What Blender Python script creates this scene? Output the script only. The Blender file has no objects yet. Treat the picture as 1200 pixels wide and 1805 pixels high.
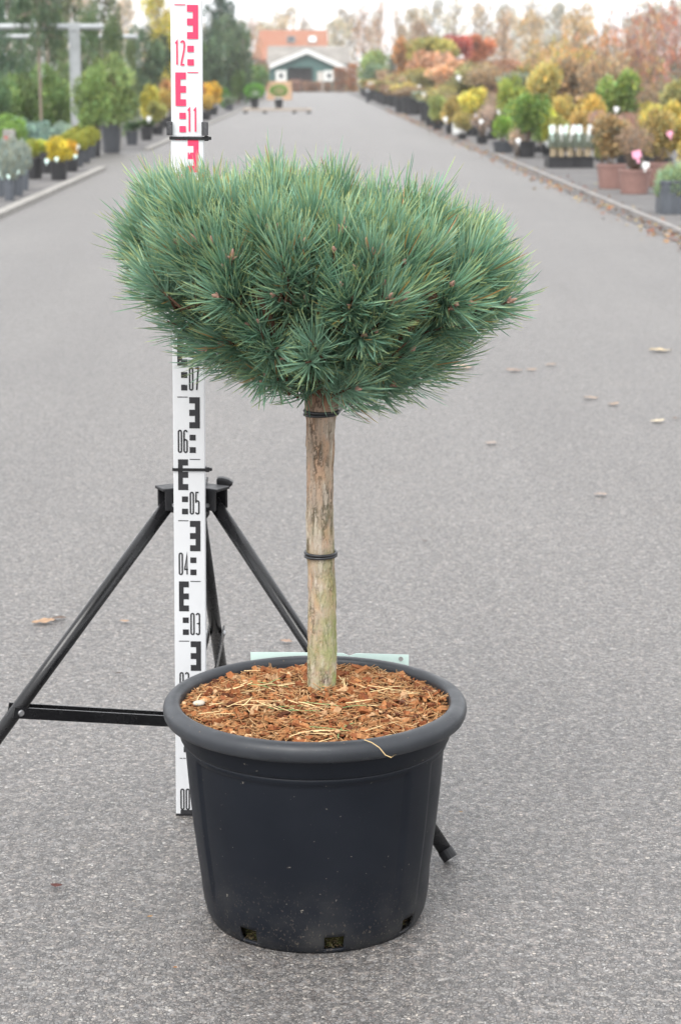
import bpy, math, random
import numpy as np
from mathutils import Vector, Matrix
R = math.radians
rng = np.random.default_rng(7)
random.seed(7)
scn = bpy.context.scene
col = scn.collection

# ------------------------------------------------------------------ camera, sky, sun, exposure
CAM_H, PITCH, FPX, CX, CY = 1.1946, R(12.40), 3495.0, 600.0, 902.5
cam_d = bpy.data.cameras.new('camera')
cam = bpy.data.objects.new('camera', cam_d); col.objects.link(cam)
cam.location = (0, 0, CAM_H); cam.rotation_euler = (R(90) - PITCH, 0, 0)
cam_d.sensor_fit = 'VERTICAL'; cam_d.sensor_height = 36.0; cam_d.sensor_width = 24.0
cam_d.lens = FPX / 1805.0 * 36.0
cam_d.clip_start = 0.05; cam_d.clip_end = 3000
cam_d.dof.use_dof = True; cam_d.dof.focus_distance = 2.86; cam_d.dof.aperture_fstop = 9.5
scn.camera = cam

world = bpy.data.worlds.new('World'); scn.world = world; world.use_nodes = True
wn = world.node_tree; wn.nodes.clear()
w_out = wn.nodes.new('ShaderNodeOutputWorld'); w_bg = wn.nodes.new('ShaderNodeBackground')
w_sky = wn.nodes.new('ShaderNodeTexSky'); w_sky.sky_type = 'NISHITA'; w_sky.sun_disc = False
SUN_EL, SUN_ROT = R(52), R(205)
w_sky.sun_elevation = SUN_EL; w_sky.sun_rotation = SUN_ROT
w_sky.air_density = 1.0; w_sky.dust_density = 4.0; w_sky.ozone_density = 1.0
w_hs = wn.nodes.new('ShaderNodeHueSaturation'); w_hs.inputs['Saturation'].default_value = 0.25
w_mx = wn.nodes.new('ShaderNodeMix'); w_mx.data_type = 'RGBA'
w_mx.inputs[0].default_value = 0.86                       # an even cloud deck over most of the clear sky
w_mx.inputs[7].default_value = (9.5, 9.65, 9.9, 1)
wn.links.new(w_sky.outputs[0], w_hs.inputs['Color']); wn.links.new(w_hs.outputs[0], w_mx.inputs[6])
wn.links.new(w_mx.outputs[2], w_bg.inputs['Color']); w_bg.inputs['Strength'].default_value = 0.1
wn.links.new(w_bg.outputs[0], w_out.inputs['Surface'])

sun_d = bpy.data.lights.new('sun', 'SUN'); sun_d.energy = 1.5; sun_d.angle = R(35); sun_d.color = (1, .97, .93)
sun = bpy.data.objects.new('sun', sun_d); col.objects.link(sun)
# sky sun_rotation 0 is +Y, clockwise seen from above
sdir = Vector((math.sin(SUN_ROT) * math.cos(SUN_EL), math.cos(SUN_ROT) * math.cos(SUN_EL), math.sin(SUN_EL)))
sun.rotation_euler = (-sdir).to_track_quat('-Z', 'Y').to_euler()
scn.view_settings.view_transform = 'Standard'; scn.view_settings.look = 'None'
scn.view_settings.gamma = 1.0; scn.view_settings.exposure = 1.15
scn.view_settings.use_curve_mapping = False
scn.render.engine = 'CYCLES'
scn.cycles.use_denoising = True
scn.cycles.max_bounces = 5; scn.cycles.diffuse_bounces = 2; scn.cycles.glossy_bounces = 2
scn.cycles.transmission_bounces = 3; scn.cycles.transparent_max_bounces = 4
scn.cycles.volume_bounces = 0

# ------------------------------------------------------------------ pixel to place
def ray(px, py):
    c, s = math.cos(PITCH), math.sin(PITCH)
    dx = px - CX; up = CY - py
    return np.array([dx, FPX * c + up * s, -FPX * s + up * c])
def gp(px, py):
    d = ray(px, py); t = CAM_H / -d[2]
    return np.array([d[0] * t, d[1] * t, 0.0])
def at(px, py, Y):
    d = ray(px, py); t = Y / d[1]
    return np.array([d[0] * t, Y, CAM_H + d[2] * t])
def ppm(Y, z=0.0):
    return FPX / (Y * math.cos(PITCH) + (CAM_H - z) * math.sin(PITCH))

# ------------------------------------------------------------------ mesh helpers
class MB:
    def __init__(s): s.V = []; s.F = []; s.n = 0
    def add(s, V, F):
        V = [tuple(map(float, v)) for v in V]
        s.V += V; s.F += [tuple(i + s.n for i in f) for f in F]; s.n += len(V); return s
    def box(s, c, d, jit=0, r=None):
        x, y, z = c; a, b, h = d[0] / 2, d[1] / 2, d[2] / 2
        V = [(x + i * a, y + j * b, z + k * h) for k in (-1, 1) for j in (-1, 1) for i in (-1, 1)]
        if jit: V = [tuple(q + r.uniform(-jit, jit) for q in v) for v in V]
        return s.add(V, [(0, 2, 3, 1), (4, 5, 7, 6), (0, 1, 5, 4), (2, 6, 7, 3), (0, 4, 6, 2), (1, 3, 7, 5)])
    def prism(s, pts, y0, y1):
        """polygon pts in x,z (counter-clockwise seen from -Y) extruded from y0 to y1"""
        n = len(pts)
        V = [(p[0], y0, p[1]) for p in pts] + [(p[0], y1, p[1]) for p in pts]
        F = [tuple(range(n)), tuple(range(2 * n - 1, n - 1, -1))] + [(i, n + i, n + (i + 1) % n, (i + 1) % n) for i in range(n)]
        return s.add(V, F)
    def tube(s, P, rad, n=10, caps=True):
        P = [Vector(p) for p in P]; m = len(P)
        if not hasattr(rad, '__len__'): rad = [rad] * m
        V = []; F = []; ref = None
        for i in range(m):
            t = (P[min(i + 1, m - 1)] - P[max(i - 1, 0)]).normalized()
            if ref is None: ref = Vector((0, 0, 1)) if abs(t.z) < .9 else Vector((1, 0, 0))
            u = (ref - t * ref.dot(t)).normalized(); w = t.cross(u); ref = u
            for k in range(n):
                a = 2 * math.pi * k / n
                V.append(P[i] + (u * math.cos(a) + w * math.sin(a)) * rad[i])
        for i in range(m - 1):
            for k in range(n):
                F.append((i * n + k, i * n + (k + 1) % n, (i + 1) * n + (k + 1) % n, (i + 1) * n + k))
        if caps: F += [tuple(range(n - 1, -1, -1)), tuple(range((m - 1) * n, m * n))]
        return s.add(V, F)
    def bar(s, a, b, w, h):
        """rectangular bar between two points, w across, h up"""
        a = Vector(a); b = Vector(b); t = (b - a).normalized()
        up = Vector((0, 0, 1)); sd = t.cross(up).normalized(); up = sd.cross(t)
        V = [p + sd * (i * w / 2) + up * (k * h / 2) for p in (a, b) for (i, k) in ((-1, -1), (1, -1), (1, 1), (-1, 1))]
        return s.add(V, [(3, 2, 1, 0), (4, 5, 6, 7), (0, 1, 5, 4), (1, 2, 6, 5), (2, 3, 7, 6), (3, 0, 4, 7)])
    def lathe(s, prof, n=32, cap0=False, cap1=False):
        V = []; F = []; m = len(prof)
        for (r, z) in prof:
            for k in range(n):
                a = 2 * math.pi * k / n; V.append((r * math.cos(a), r * math.sin(a), z))
        for i in range(m - 1):
            for k in range(n):
                F.append((i * n + k, i * n + (k + 1) % n, (i + 1) * n + (k + 1) % n, (i + 1) * n + k))
        if cap0: F.append(tuple(range(n - 1, -1, -1)))
        if cap1: F.append(tuple(range((m - 1) * n, m * n)))
        return s.add(V, F)
    def mesh(s, name, smooth=False):
        me = bpy.data.meshes.new(name); me.from_pydata(s.V, [], s.F); me.update()
        if smooth: me.polygons.foreach_set('use_smooth', [True] * len(me.polygons))
        return me

def np_mesh(name, V, quads=None, tris=None, colr=None, smooth=False):
    """big meshes straight from numpy arrays"""
    me = bpy.data.meshes.new(name)
    nq = 0 if quads is None else len(quads); nt = 0 if tris is None else len(tris)
    me.vertices.add(len(V)); me.vertices.foreach_set('co', np.asarray(V, np.float32).ravel())
    idx = []
    if nq: idx.append(np.asarray(quads, np.int32).ravel())
    if nt: idx.append(np.asarray(tris, np.int32).ravel())
    idx = np.concatenate(idx); me.loops.add(len(idx)); me.loops.foreach_set('vertex_index', idx)
    starts = np.concatenate([np.arange(nq) * 4, nq * 4 + np.arange(nt) * 3]).astype(np.int32)
    me.polygons.add(nq + nt); me.polygons.foreach_set('loop_start', starts)
    if smooth: me.polygons.foreach_set('use_smooth', np.ones(nq + nt, bool))
    if colr is not None:
        a = me.color_attributes.new('Col', 'FLOAT_COLOR', 'POINT')
        c = np.ones((len(V), 4), np.float32); c[:, :3] = colr; a.data.foreach_set('color', c.ravel())
    me.update(calc_edges=True); me.validate()
    return me

def obj(name, me, mat=None, parent=None, loc=None, rot=None, scale=None):
    o = bpy.data.objects.new(name, me); col.objects.link(o)
    if mat is not None and len(me.materials) == 0: me.materials.append(mat)
    if parent is not None: o.parent = parent
    if loc is not None: o.location = loc
    if rot is not None: o.rotation_euler = rot
    if scale is not None: o.scale = scale if hasattr(scale, '__len__') else (scale,) * 3
    return o
def tag(o, label=None, cat=None, group=None, kind=None):
    if label: o['label'] = label
    if cat: o['category'] = cat
    if group: o['group'] = group
    if kind: o['kind'] = kind
    return o
def empty(name, loc, label, cat, group=None, rz=0):
    o = bpy.data.objects.new(name, None); col.objects.link(o); o.location = loc; o.rotation_euler = (0, 0, rz)
    o.empty_display_size = .1
    return tag(o, label, cat, group)
def bevel(o, w, seg=2):
    m = o.modifiers.new('bevel', 'BEVEL'); m.width = w; m.segments = seg; m.limit_method = 'ANGLE'; m.angle_limit = R(40); return o

# ------------------------------------------------------------------ material helpers
class NT:
    def __init__(s, name):
        s.m = bpy.data.materials.new(name); s.m.use_nodes = True; s.t = s.m.node_tree
        s.b = s.t.nodes['Principled BSDF']; s.out = s.t.nodes['Material Output']; s._tc = None
    def n(s, typ, **kw):
        nd = s.t.nodes.new(typ)
        for k, v in kw.items():
            if hasattr(nd, k): setattr(nd, k, v)
            else: s.set(nd.inputs[k.replace('_', ' ')], v)
        return nd
    def set(s, inp, v):
        if isinstance(v, bpy.types.NodeSocket): s.t.links.new(v, inp)
        else: inp.default_value = v
    def tc(s, kind='Object'):
        if s._tc is None: s._tc = s.t.nodes.new('ShaderNodeTexCoord')
        return s._tc.outputs[kind]
    def mapping(s, scale=(1, 1, 1), kind='Object'):
        m = s.n('ShaderNodeMapping'); s.set(m.inputs['Vector'], s.tc(kind)); m.inputs['Scale'].default_value = scale
        return m.outputs[0]
    def noise(s, scale, detail=4, rough=.5, vec=None, dist=0):
        q = s.n('ShaderNodeTexNoise'); s.set(q.inputs['Vector'], vec if vec is not None else s.tc())
        q.inputs['Scale'].default_value = scale; q.inputs['Detail'].default_value = detail
        q.inputs['Roughness'].default_value = rough; q.inputs['Distortion'].default_value = dist
        return q.outputs['Fac']
    def vor(s, scale, feature='F1', vec=None, rnd=1):
        q = s.n('ShaderNodeTexVoronoi'); q.feature = feature
        s.set(q.inputs['Vector'], vec if vec is not None else s.tc()); q.inputs['Scale'].default_value = scale
        q.inputs['Randomness'].default_value = rnd
        return q
    def ramp(s, fac, stops, interp='LINEAR'):
        q = s.n('ShaderNodeValToRGB'); s.set(q.inputs[0], fac); e = q.color_ramp.elements; q.color_ramp.interpolation = interp
        while len(e) < len(stops): e.new(.5)
        for el, (p, c) in zip(e, stops):
            el.position = p; el.color = (c, c, c, 1) if not hasattr(c, '__len__') else (*c[:3], 1)
        return q.outputs[0]
    def mix(s, fac, a, b, mode='MIX'):
        q = s.n('ShaderNodeMix'); q.data_type = 'RGBA'; q.blend_type = mode
        s.set(q.inputs[0], fac)
        for i, v in ((6, a), (7, b)):
            if hasattr(v, '__len__') and not isinstance(v, bpy.types.NodeSocket): v = (*v[:3], 1)
            s.set(q.inputs[i], v)
        return q.outputs[2]
    def math(s, op, a, b=0.0, clamp=False):
        q = s.n('ShaderNodeMath'); q.operation = op; q.use_clamp = clamp; s.set(q.inputs[0], a); s.set(q.inputs[1], b); return q.outputs[0]
    def base(s, v): s.set(s.b.inputs['Base Color'], (*v[:3], 1) if hasattr(v, '__len__') and not isinstance(v, bpy.types.NodeSocket) else v); return s
    def rough(s, v): s.set(s.b.inputs['Roughness'], v); return s
    def spec(s, v): s.set(s.b.inputs['Specular IOR Level'], v); return s
    def bump(s, h, strength=.5, dist=.01):
        q = s.n('ShaderNodeBump'); q.inputs['Strength'].default_value = strength; q.inputs['Distance'].default_value = dist
        s.set(q.inputs['Height'], h); s.t.links.new(q.outputs[0], s.b.inputs['Normal']); return s
MATS = {}
def plain(name, c, rough=.5, spec=.5, var=.12, scale=8, metallic=0, bump=0, bscale=60):
    """painted or moulded surface with faint wear"""
    if name in MATS: return MATS[name]
    t = NT(name); f = t.noise(scale, 5, .6)
    lo = tuple(max(0, x * (1 - var)) for x in c); hi = tuple(min(1, x * (1 + var)) for x in c)
    t.base(t.ramp(f, [(.3, lo), (.7, hi)])).spec(spec); t.b.inputs['Metallic'].default_value = metallic
    t.rough(t.ramp(t.noise(scale * 2.3, 4), [(.3, max(0, rough - .08)), (.7, min(1, rough + .08))]))
    if bump: t.bump(t.noise(bscale, 4), bump, .004)
    MATS[name] = t.m; return t.m

def foliage_mat(name, rough=.55, transl=.25, spec=.35, tint=True):
    """leaf colour comes with the leaf (attribute Col), tinted by the plant's own colour"""
    t = NT(name); a = t.n('ShaderNodeAttribute'); a.attribute_name = 'Col'; c = a.outputs['Color']
    if tint:
        oi = t.n('ShaderNodeObjectInfo'); c = t.mix(1.0, c, oi.outputs['Color'], 'MULTIPLY')
    t.base(c).rough(rough).spec(spec)
    tr = t.n('ShaderNodeBsdfTranslucent'); t.set(tr.inputs['Color'], c)
    mx = t.n('ShaderNodeMixShader'); mx.inputs[0].default_value = transl
    t.t.links.new(t.b.outputs[0], mx.inputs[1]); t.t.links.new(tr.outputs[0], mx.inputs[2])
    t.t.links.new(mx.outputs[0], t.out.inputs['Surface']); return t.m
LEAF = foliage_mat('leaf')
NEEDLE = foliage_mat('needle', .38, .20, .6, tint=False)

# ------------------------------------------------------------------ ground and road
def asphalt_mat():
    t = NT('asphalt')
    warp = t.n('ShaderNodeMix'); warp.data_type = 'VECTOR'
    nz = t.n('ShaderNodeTexNoise'); t.set(nz.inputs['Vector'], t.tc()); nz.inputs['Scale'].default_value = 190; nz.inputs['Detail'].default_value = 2
    vm = t.n('ShaderNodeVectorMath'); vm.operation = 'MULTIPLY_ADD'
    t.t.links.new(nz.outputs['Color'], vm.inputs[0]); vm.inputs[1].default_value = (.006, .006, .006); t.set(vm.inputs[2], t.tc())
    v = t.vor(205, vec=vm.outputs[0]); v2 = t.vor(205, 'DISTANCE_TO_EDGE', vec=vm.outputs[0])
    vs = t.vor(95, vec=vm.outputs[0])
    sep = t.n('ShaderNodeSeparateColor'); t.set(sep.inputs[0], v.outputs['Color'])
    stone = t.ramp(sep.outputs[0], [(0, (.055, .052, .050)), (.18, (.105, .099, .096)), (.55, (.170, .161, .156)), (.85, (.232, .219, .208)), (.96, (.27, .255, .24)), (.995, (.40, .38, .355))])
    hue = t.ramp(sep.outputs[1], [(0, (1.02, .93, .90)), (.35, (1, .99, .97)), (.7, (.96, .985, 1.03)), (1, (1.06, 1.0, .93))])
    stone = t.mix(1.0, stone, hue, 'MULTIPLY')
    sep2 = t.n('ShaderNodeSeparateColor'); t.set(sep2.inputs[0], vs.outputs['Color'])
    stone = t.mix(1.0, stone, t.ramp(sep2.outputs[0], [(0, .86), (.5, 1.0), (.93, 1.07), (.985, 1.18)]), 'MULTIPLY')
    gap = t.ramp(v2.outputs['Distance'], [(0.0, 0.0), (.18, 1.0)])
    gm = t.ramp(t.noise(60, 4, .65), [(.40, 0.0), (.60, 1.0)]); gap = t.math('MAXIMUM', gap, t.math('MULTIPLY', gm, .8))
    c = t.mix(gap, (.040, .038, .037), stone)  # dark joints between stones, deepened so the colour holds their shadow too
    big = t.ramp(t.noise(.55, 5, .6), [(.3, (.90, .895, .89)), (.55, (1.0, .995, .985)), (.75, (1.06, 1.05, 1.04))])
    c = t.mix(1.0, c, big, 'MULTIPLY')
    brown = t.ramp(t.noise(2.6, 6, .65), [(.6, 0.0), (.8, .35)])
    c = t.mix(brown, c, (.20, .165, .14))
    streak = t.ramp(t.noise(1.0, 4, .6, vec=t.mapping((2.2, .12, 1))), [(.35, (.94, .935, .93)), (.65, (1.05, 1.05, 1.045))])
    c = t.mix(1.0, c, streak, 'MULTIPLY')
    t.base(c).rough(t.ramp(sep.outputs[1], [(0, .46), (1, .62)])).spec(.95)
    hgt = t.math('ADD', t.math('MULTIPLY', gap, .7), t.math('MULTIPLY', sep.outputs[2], .5))
    hgt = t.math('ADD', hgt, t.math('MULTIPLY', t.noise(420, 3), .4))
    t.bump(hgt, .85, .0032)
    return t.m
ASPHALT = asphalt_mat()
def earth_mat(name, c1, c2, c3, sc=3):
    t = NT(name); c = t.ramp(t.noise(sc, 7, .65), [(.3, c1), (.52, c2), (.72, c3)])
    c = t.mix(t.ramp(t.noise(sc * 18, 4, .7), [(.4, 0.0), (.75, .6)]), c, c3)
    t.base(c).rough(.95).spec(.15).bump(t.noise(sc * 14, 6, .7), .6, .02); return t.m
GRASS_EARTH = earth_mat('field', (.07, .075, .04), (.11, .11, .06), (.16, .14, .09), .8)
CLOTH = earth_mat('ground_cloth', (.09, .088, .09), (.13, .127, .128), (.19, .18, .17), 1.6)
def sheet(name, pts, z, mat):
    me = bpy.data.meshes.new(name); me.from_pydata([(p[0], p[1], z) for p in pts], [], [tuple(range(len(pts)))]); me.update()
    o = obj(name, me, mat); tag(o, kind='structure'); return o
sheet('ground', [(-900, -60), (900, -60), (900, 1500), (-900, 1500)], -.012, GRASS_EARTH)
SL = -0.0148                                             # the road runs a touch to the left of the view axis
def rx(X0, Y): return X0 + SL * Y
RE, LE = 2.69, -2.66                                      # lateral offsets of the two road edges
sheet('road', [(-7, -3), (9, -3), (9, 5), (rx(9, 158), 158), (rx(-9, 158), 158), (-9, 5)], 0.0, ASPHALT)
sheet('planting_bed_right', [(rx(RE, 5), 5), (22, 5), (22, 150), (rx(RE - .1, 150), 150)], .004, CLOTH)
sheet('planting_bed_left', [(-22, 5), (rx(LE - .1, 5), 5), (rx(LE - .1, 26.3), 26.3), (-22, 27.5)], .004, CLOTH)
p_a, p_b = gp(214, 262), gp(300, 252)
sheet('planting_bed_left_far', [(-24, 33), (p_a[0], 33), (rx(LE - .05, 33), 33), (rx(LE + .5, 140), 140), (-24, 140)], .004, CLOTH)
KERB = plain('kerb_concrete', (.27, .258, .24), .9, .2, .2, 6, bump=.4, bscale=90)
m = MB(); m.bar((rx(LE - .05, 5), 5, .018), (rx(LE - .05, 26.2), 26.2, .018), .10, .05)
tag(obj('kerb', m.mesh('kerb'), KERB), kind='structure')
m = MB(); m.bar((rx(LE - .02, 33), 33, .018), (rx(LE + .5, 120), 120, .018), .10, .05)
tag(obj('kerb_far', m.mesh('kerb_far'), KERB), kind='structure')
m = MB(); m.bar((rx(RE + .16, 6), 6, .02), (rx(RE + .14, 31), 31, .02), .042, .045)
tag(obj('edging_rail', m.mesh('edging_rail'), plain('rail_metal', (.24, .225, .215), .6, .4, .25, 5)), kind='structure')

# ------------------------------------------------------------------ levelling staff
WHITE = plain('staff_white', (.60, .612, .63), .38, .5, .03, 20)
def print_mat(name, c):
    t = NT(name); sc = t.ramp(t.noise(55, 6, .72), [(.665, 0.0), (.70, 1.0)])
    t.base(t.mix(sc, c, (.75, .75, .75))).rough(.5).spec(.4); return t.m
INK, RED = print_mat('black_print', (.022, .022, .025)), print_mat('red_print', (.80, .045, .12))
BLACKPL = plain('black_plastic', (.014, .014, .016), .45, .32, .2, 30)
def arc(cx, cy, rx_, ry_, a0, a1, n=10):
    return [(cx + rx_ * math.cos(R(a0 + (a1 - a0) * i / n)), cy + ry_ * math.sin(R(a0 + (a1 - a0) * i / n))) for i in range(n + 1)]
def digit_paths(d):
    w, h = 1.0, 1.0; r = .5; q = .075                       # ry of round ends
    return {
        '0': [arc(.5, 1 - q, .5, q, 180, 0) + arc(.5, q, .5, q, 0, -180) + [(0, 1 - q)]],
        '1': [[(.1, .90), (.6, .985), (.6, 0)]],
        '2': [arc(.5, 1 - q, .5, q, 180, 0) + [(1, .78), (.9, .62), (.1, .12), (0, 0), (1, 0)]],
        '3': [arc(.5, 1 - q, .5, q, 180, 0) + [(1, .60)] + arc(.6, .56, .4, .04, 0, -90, 4) + arc(.6, .48, .4, .04, 90, 0, 4) + arc(.5, q, .5, q, 0, -180)],
        '4': [[(.75, 0), (.75, .99), (0, .26), (0, .24), (1.05, .24)]],
        '5': [[(.95, 1), (.06, 1), (0, .56)] + arc(.5, .53, .5, q, 160, 0) + arc(.5, q, .5, q, 0, -180)],
        '6': [arc(.5, 1 - q, .5, q, 0, 180) + arc(.5, q, .5, q, 180, 360) + arc(.5, .5, .5, q, 0, 180)],
        '7': [[(0, 1), (1, 1), (.45, 0)]],
        '8': [arc(.5, 1 - q, .45, q, -90, 270, 20), arc(.5, q, .5, q, -90, 90) + arc(.5, .48, .5, .05, 0, 180) + arc(.5, q, .5, q, 180, 270)],
        '9': [arc(.5, q, .5, q, 180, 360) + arc(.5, 1 - q, .5, q, 0, 180) + arc(.5, .5, .5, q, 180, 360)],
    }[d]
def ribbon(mb, path, wd, y):
    P = [Vector((p[0], 0, p[1])) for p in path]
    Q = [P[0]]
    for p in P[1:]:
        if (p - Q[-1]).length > 1e-5: Q.append(p)
    L = []; Rr = []
    for i, p in enumerate(Q):
        d0 = (p - Q[i - 1]).normalized() if i else (Q[1] - p).normalized()
        d1 = (Q[i + 1] - p).normalized() if i < len(Q) - 1 else d0
        t = (d0 + d1); t = t.normalized() if t.length > 1e-4 else d1
        nrm = Vector((-t.z, 0, t.x)); c = max(.35, nrm.dot(Vector((-d1.z, 0, d1.x))))
        L.append(p + nrm * (wd / 2 / c)); Rr.append(p - nrm * (wd / 2 / c))
    V = [(v.x, y, v.z) for v in L] + [(v.x, y, v.z) for v in Rr]; n = len(Q)
    mb.add(V, [(i, i + 1, n + i + 1, n + i) for i in range(n - 1)])
DIG = {}
def digit_mesh(d, ink):
    k = (d, ink.name)
    if k not in DIG:
        mb = MB()
        for path in digit_paths(d): ribbon(mb, [(p[0] * .0047, .001 + p[1] * .035) for p in path], .0025, 0)
        DIG[k] = mb.mesh('digit_' + d); DIG[k].materials.append(ink)
    return DIG[k]

SB = gp(337.3, 1438)
staff = empty('levelling_staff', (SB[0], SB[1], 0), 'white levelling staff with black and red E graduations and numbers, strapped upright to the tripod', 'measuring staff')
staff.rotation_euler = (0, R(.60), 0)
W1, W2, D1 = .050, .0478, .020
m = MB(); m.box((0, D1 / 2, 1.104 / 2 + .0015), (W1, D1, 1.101)); low = bevel(obj('lower_section', m.mesh('lower_section'), WHITE, staff), .0012)
m = MB(); m.box((-.0006, D1 / 2 + .0008, (1.104 + 1.50) / 2), (W2, D1 - .004, 1.50 - 1.1045)); upp = bevel(obj('upper_section', m.mesh('upper_section'), WHITE, staff), .0012)
m = MB(); m.box((0, D1 / 2, .0013), (W1 + .0008, D1 + .0008, .0026)); obj('foot_plate', m.mesh('foot_plate'), BLACKPL, low)
FY = -.0004
def patch(name, rects, ink, parent, y=FY):
    mb = MB()
    for (x0, x1, z0, z1) in rects:
        mb.add([(x0, y, z0), (x1, y, z0), (x1, y, z1), (x0, y, z1)], [(0, 1, 2, 3)])
    return obj(name, mb.mesh(name), ink, parent)
def ux(u): return (u - .5) * W1
for nn in range(0, 15):
    z0 = nn / 10; ink = INK if nn < 10 else RED; par = low if z0 + .05 < 1.12 and nn < 11 else upp
    y = FY if par is low else FY + .0020
    even = nn % 2 == 0
    if nn == 0: patch('base_mark', [(ux(.15), ux(.85), .003, .0105)], ink, low)
    else:
        xa, xb = (ux(.15), ux(.47)) if even else (ux(.515), ux(.85))
        bw = (xb - xa) * .47; z = z0
        xs0, xs1 = (xa, xa + bw) if even else (xb - bw, xb)
        ep = low if nn <= 11 else upp
        ye = FY if ep is low else FY + .0020
        ax0, ax1 = (xa + bw, xb) if even else (xa, xb - bw)
        zt = z if nn != 11 else 1.0995
        patch('letter_e_mark', [(xs0, xs1, z - .05, zt), (ax0, ax1, z - .01, zt), (ax0, ax1, z - .03, z - .02), (ax0, ax1, z - .05, z - .04)], ink, ep, ye)
        ta, tb = (ux(.52), ux(.85)) if even else (ux(.14), ux(.47))
        tk = [(ta, tb, z - .0007, z + .0007)] if nn != 1 else [(ta + i * .0056, ta + i * .0056 + .0042, z - .0007, z + .0007) for i in range(3)]
        if nn == 11: tk = [(ta, tb, z - .0014, z)]
        patch('tick', tk, ink, ep, ye)
    sx = ux(.52) if even else ux(.265)
    for k in (0, 1):
        if nn: patch('square_mark', [(sx, sx + .0098, z0 + .0105 + .02 * k, z0 + .0198 + .02 * k)], ink, par, y)
    dx0 = ux(.17) if even else ux(.535)
    if nn >= 10: dx0 -= .001
    for k, ch in enumerate('%02d' % nn):
        obj('digit', digit_mesh(ch, ink), None, par, (dx0 + k * (.0088 if nn < 10 else .0092), y - .00015, z0 + .0105))
def zip_tie(z, w, head):
    mb = MB(); hw = w / 2 + .0007
    mb.box((0, -.0014, z), (2 * hw + .0016, .0014, .0046)); mb.box((0, D1 + .0014, z), (2 * hw + .0016, .0014, .0046))
    mb.box((-hw - .0001, D1 / 2, z), (.0014, D1 + .0014, .0046)); mb.box((hw + .0001, D1 / 2, z), (.0014, D1 + .0014, .0046))
    o = obj('zip_tie', mb.mesh('zip_tie'), BLACKPL, staff)
    mb = MB(); mb.box((hw + .0035, .002, z), (.0065, .006, .0078)); mb.box((hw + .0085, .002, z + .0003), (.0045, .0045, .005))
    bevel(obj('lock_head', mb.mesh('lock_head'), BLACKPL, o), .0008)
    return o
zip_tie(.5835, W1, 1)
zip_tie(1.1015, W1 + .001, 1)
FELT = plain('felt_pad', (.085, .085, .09), .95, .1, .3, 120, bump=.8, bscale=400)
for sx in (-1, 1):
    m = MB(); m.box((sx * .0268, .007, 1.116), (.0088, .024, .0205)); bevel(obj('section_clip', m.mesh('section_clip'), FELT, staff), .001)
# ------------------------------------------------------------------ tripod
def tube_mat():
    t = NT('black_painted_tube'); t.base(t.ramp(t.noise(14, 5, .6), [(.3, (.007, .007, .008)), (.7, (.013, .013, .014))]))
    t.rough(t.ramp(t.noise(40, 5), [(.3, .20), (.7, .32)])).spec(.42); return t.m
TUBE = tube_mat(); STEEL = plain('bare_steel', (.45, .45, .46), .35, .5, .1, 30, metallic=.9)
TC = np.array([SB[0] + .008, SB[1] + .058, 0.0])
tripod = empty('tripod', tuple(TC), 'black folding tripod with three tubular legs and flat braces holding the measuring staff', 'tripod')
foot_r = gp(795, 1522) - TC
ang0 = math.atan2(foot_r[1], foot_r[0]); rad = math.hypot(foot_r[0], foot_r[1])
HUBZ = .530
m = MB(); m.lathe([(.002, .492), (.022, .492), (.026, .498), (.026, .545), (.022, .552), (.002, .552)], 24, True, True)
hub = obj('hub', m.mesh('hub', True), BLACKPL, tripod)
m = MB(); m.box((-.004, -.031, .528), (.062, .010, .040)); bevel(obj('back_plate', m.mesh('back_plate'), BLACKPL, tripod), .002)
for k in range(3):
    a = ang0 - k * 2 * math.pi / 3
    u = Vector((math.cos(a), math.sin(a), 0)); sd = Vector((-u.y, u.x, 0))
    top = u * .040 + Vector((0, 0, HUBZ - .006)); ft = u * rad
    d = (ft - top).normalized()
    end = ft - d * .006 + Vector((0, 0, .006))
    m = MB(); m.tube([top, end], .0112, 20); leg = obj('leg', m.mesh('leg', False), TUBE, tripod)
    leg.data.polygons.foreach_set('use_smooth', [len(p.vertices) == 4 for p in leg.data.polygons])
    m = MB(); m.tube([end - d * .012, end + d * .004], .0124, 16); obj('foot_cap', m.mesh('foot_cap'), BLACKPL, leg)
    # clevis: roof plate and two cheeks
    m = MB(); c0 = u * .038 + Vector((0, 0, HUBZ + .016))
    m.bar(c0 - u * .022, c0 + u * .022, .036, .005)
    for sgn in (-1, 1):
        cc = c0 + sd * (sgn * .0155) - Vector((0, 0, .017)); m.bar(cc - u * .020, cc + u * .018, .0045, .034)
    bevel(obj('clevis', m.mesh('clevis'), BLACKPL, tripod), .0015)
    m = MB(); pc = top + d * .004; m.tube([pc - sd * .021, pc + sd * .021], .0035, 10); obj('pivot_pin', m.mesh('pivot_pin'), STEEL, tripod)
    # folding brace: a channel made of two flat bars
    jp = top.lerp(ft, .60); ctr = u * .022 + Vector((0, 0, .150))
    br = None
    for sgn in (-1, 1):
        m = MB(); off = sd * (sgn * .0135)
        m.bar(jp + off + (jp - ctr).normalized() * .012, ctr + off, .003, .018)
        o = obj('brace', m.mesh('brace'), TUBE, tripod)
        m = MB(); m.tube([jp + sd * (sgn * .0148), jp + sd * (sgn * .0175)], [.0055, .0042], 12); obj('rivet', m.mesh('rivet'), STEEL, o)
m = MB(); m.lathe([(.004, .134), (.018, .134), (.022, .140), (.022, .160), (.018, .166), (.004, .166)], 20, True, True); obj('brace_collar', m.mesh('brace_collar', True), BLACKPL, tripod)
m = MB(); m.tube([(0, 0, .02), (0, 0, .50)], .0125, 16); obj('centre_pole', m.mesh('centre_pole', True), TUBE, tripod)
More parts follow.
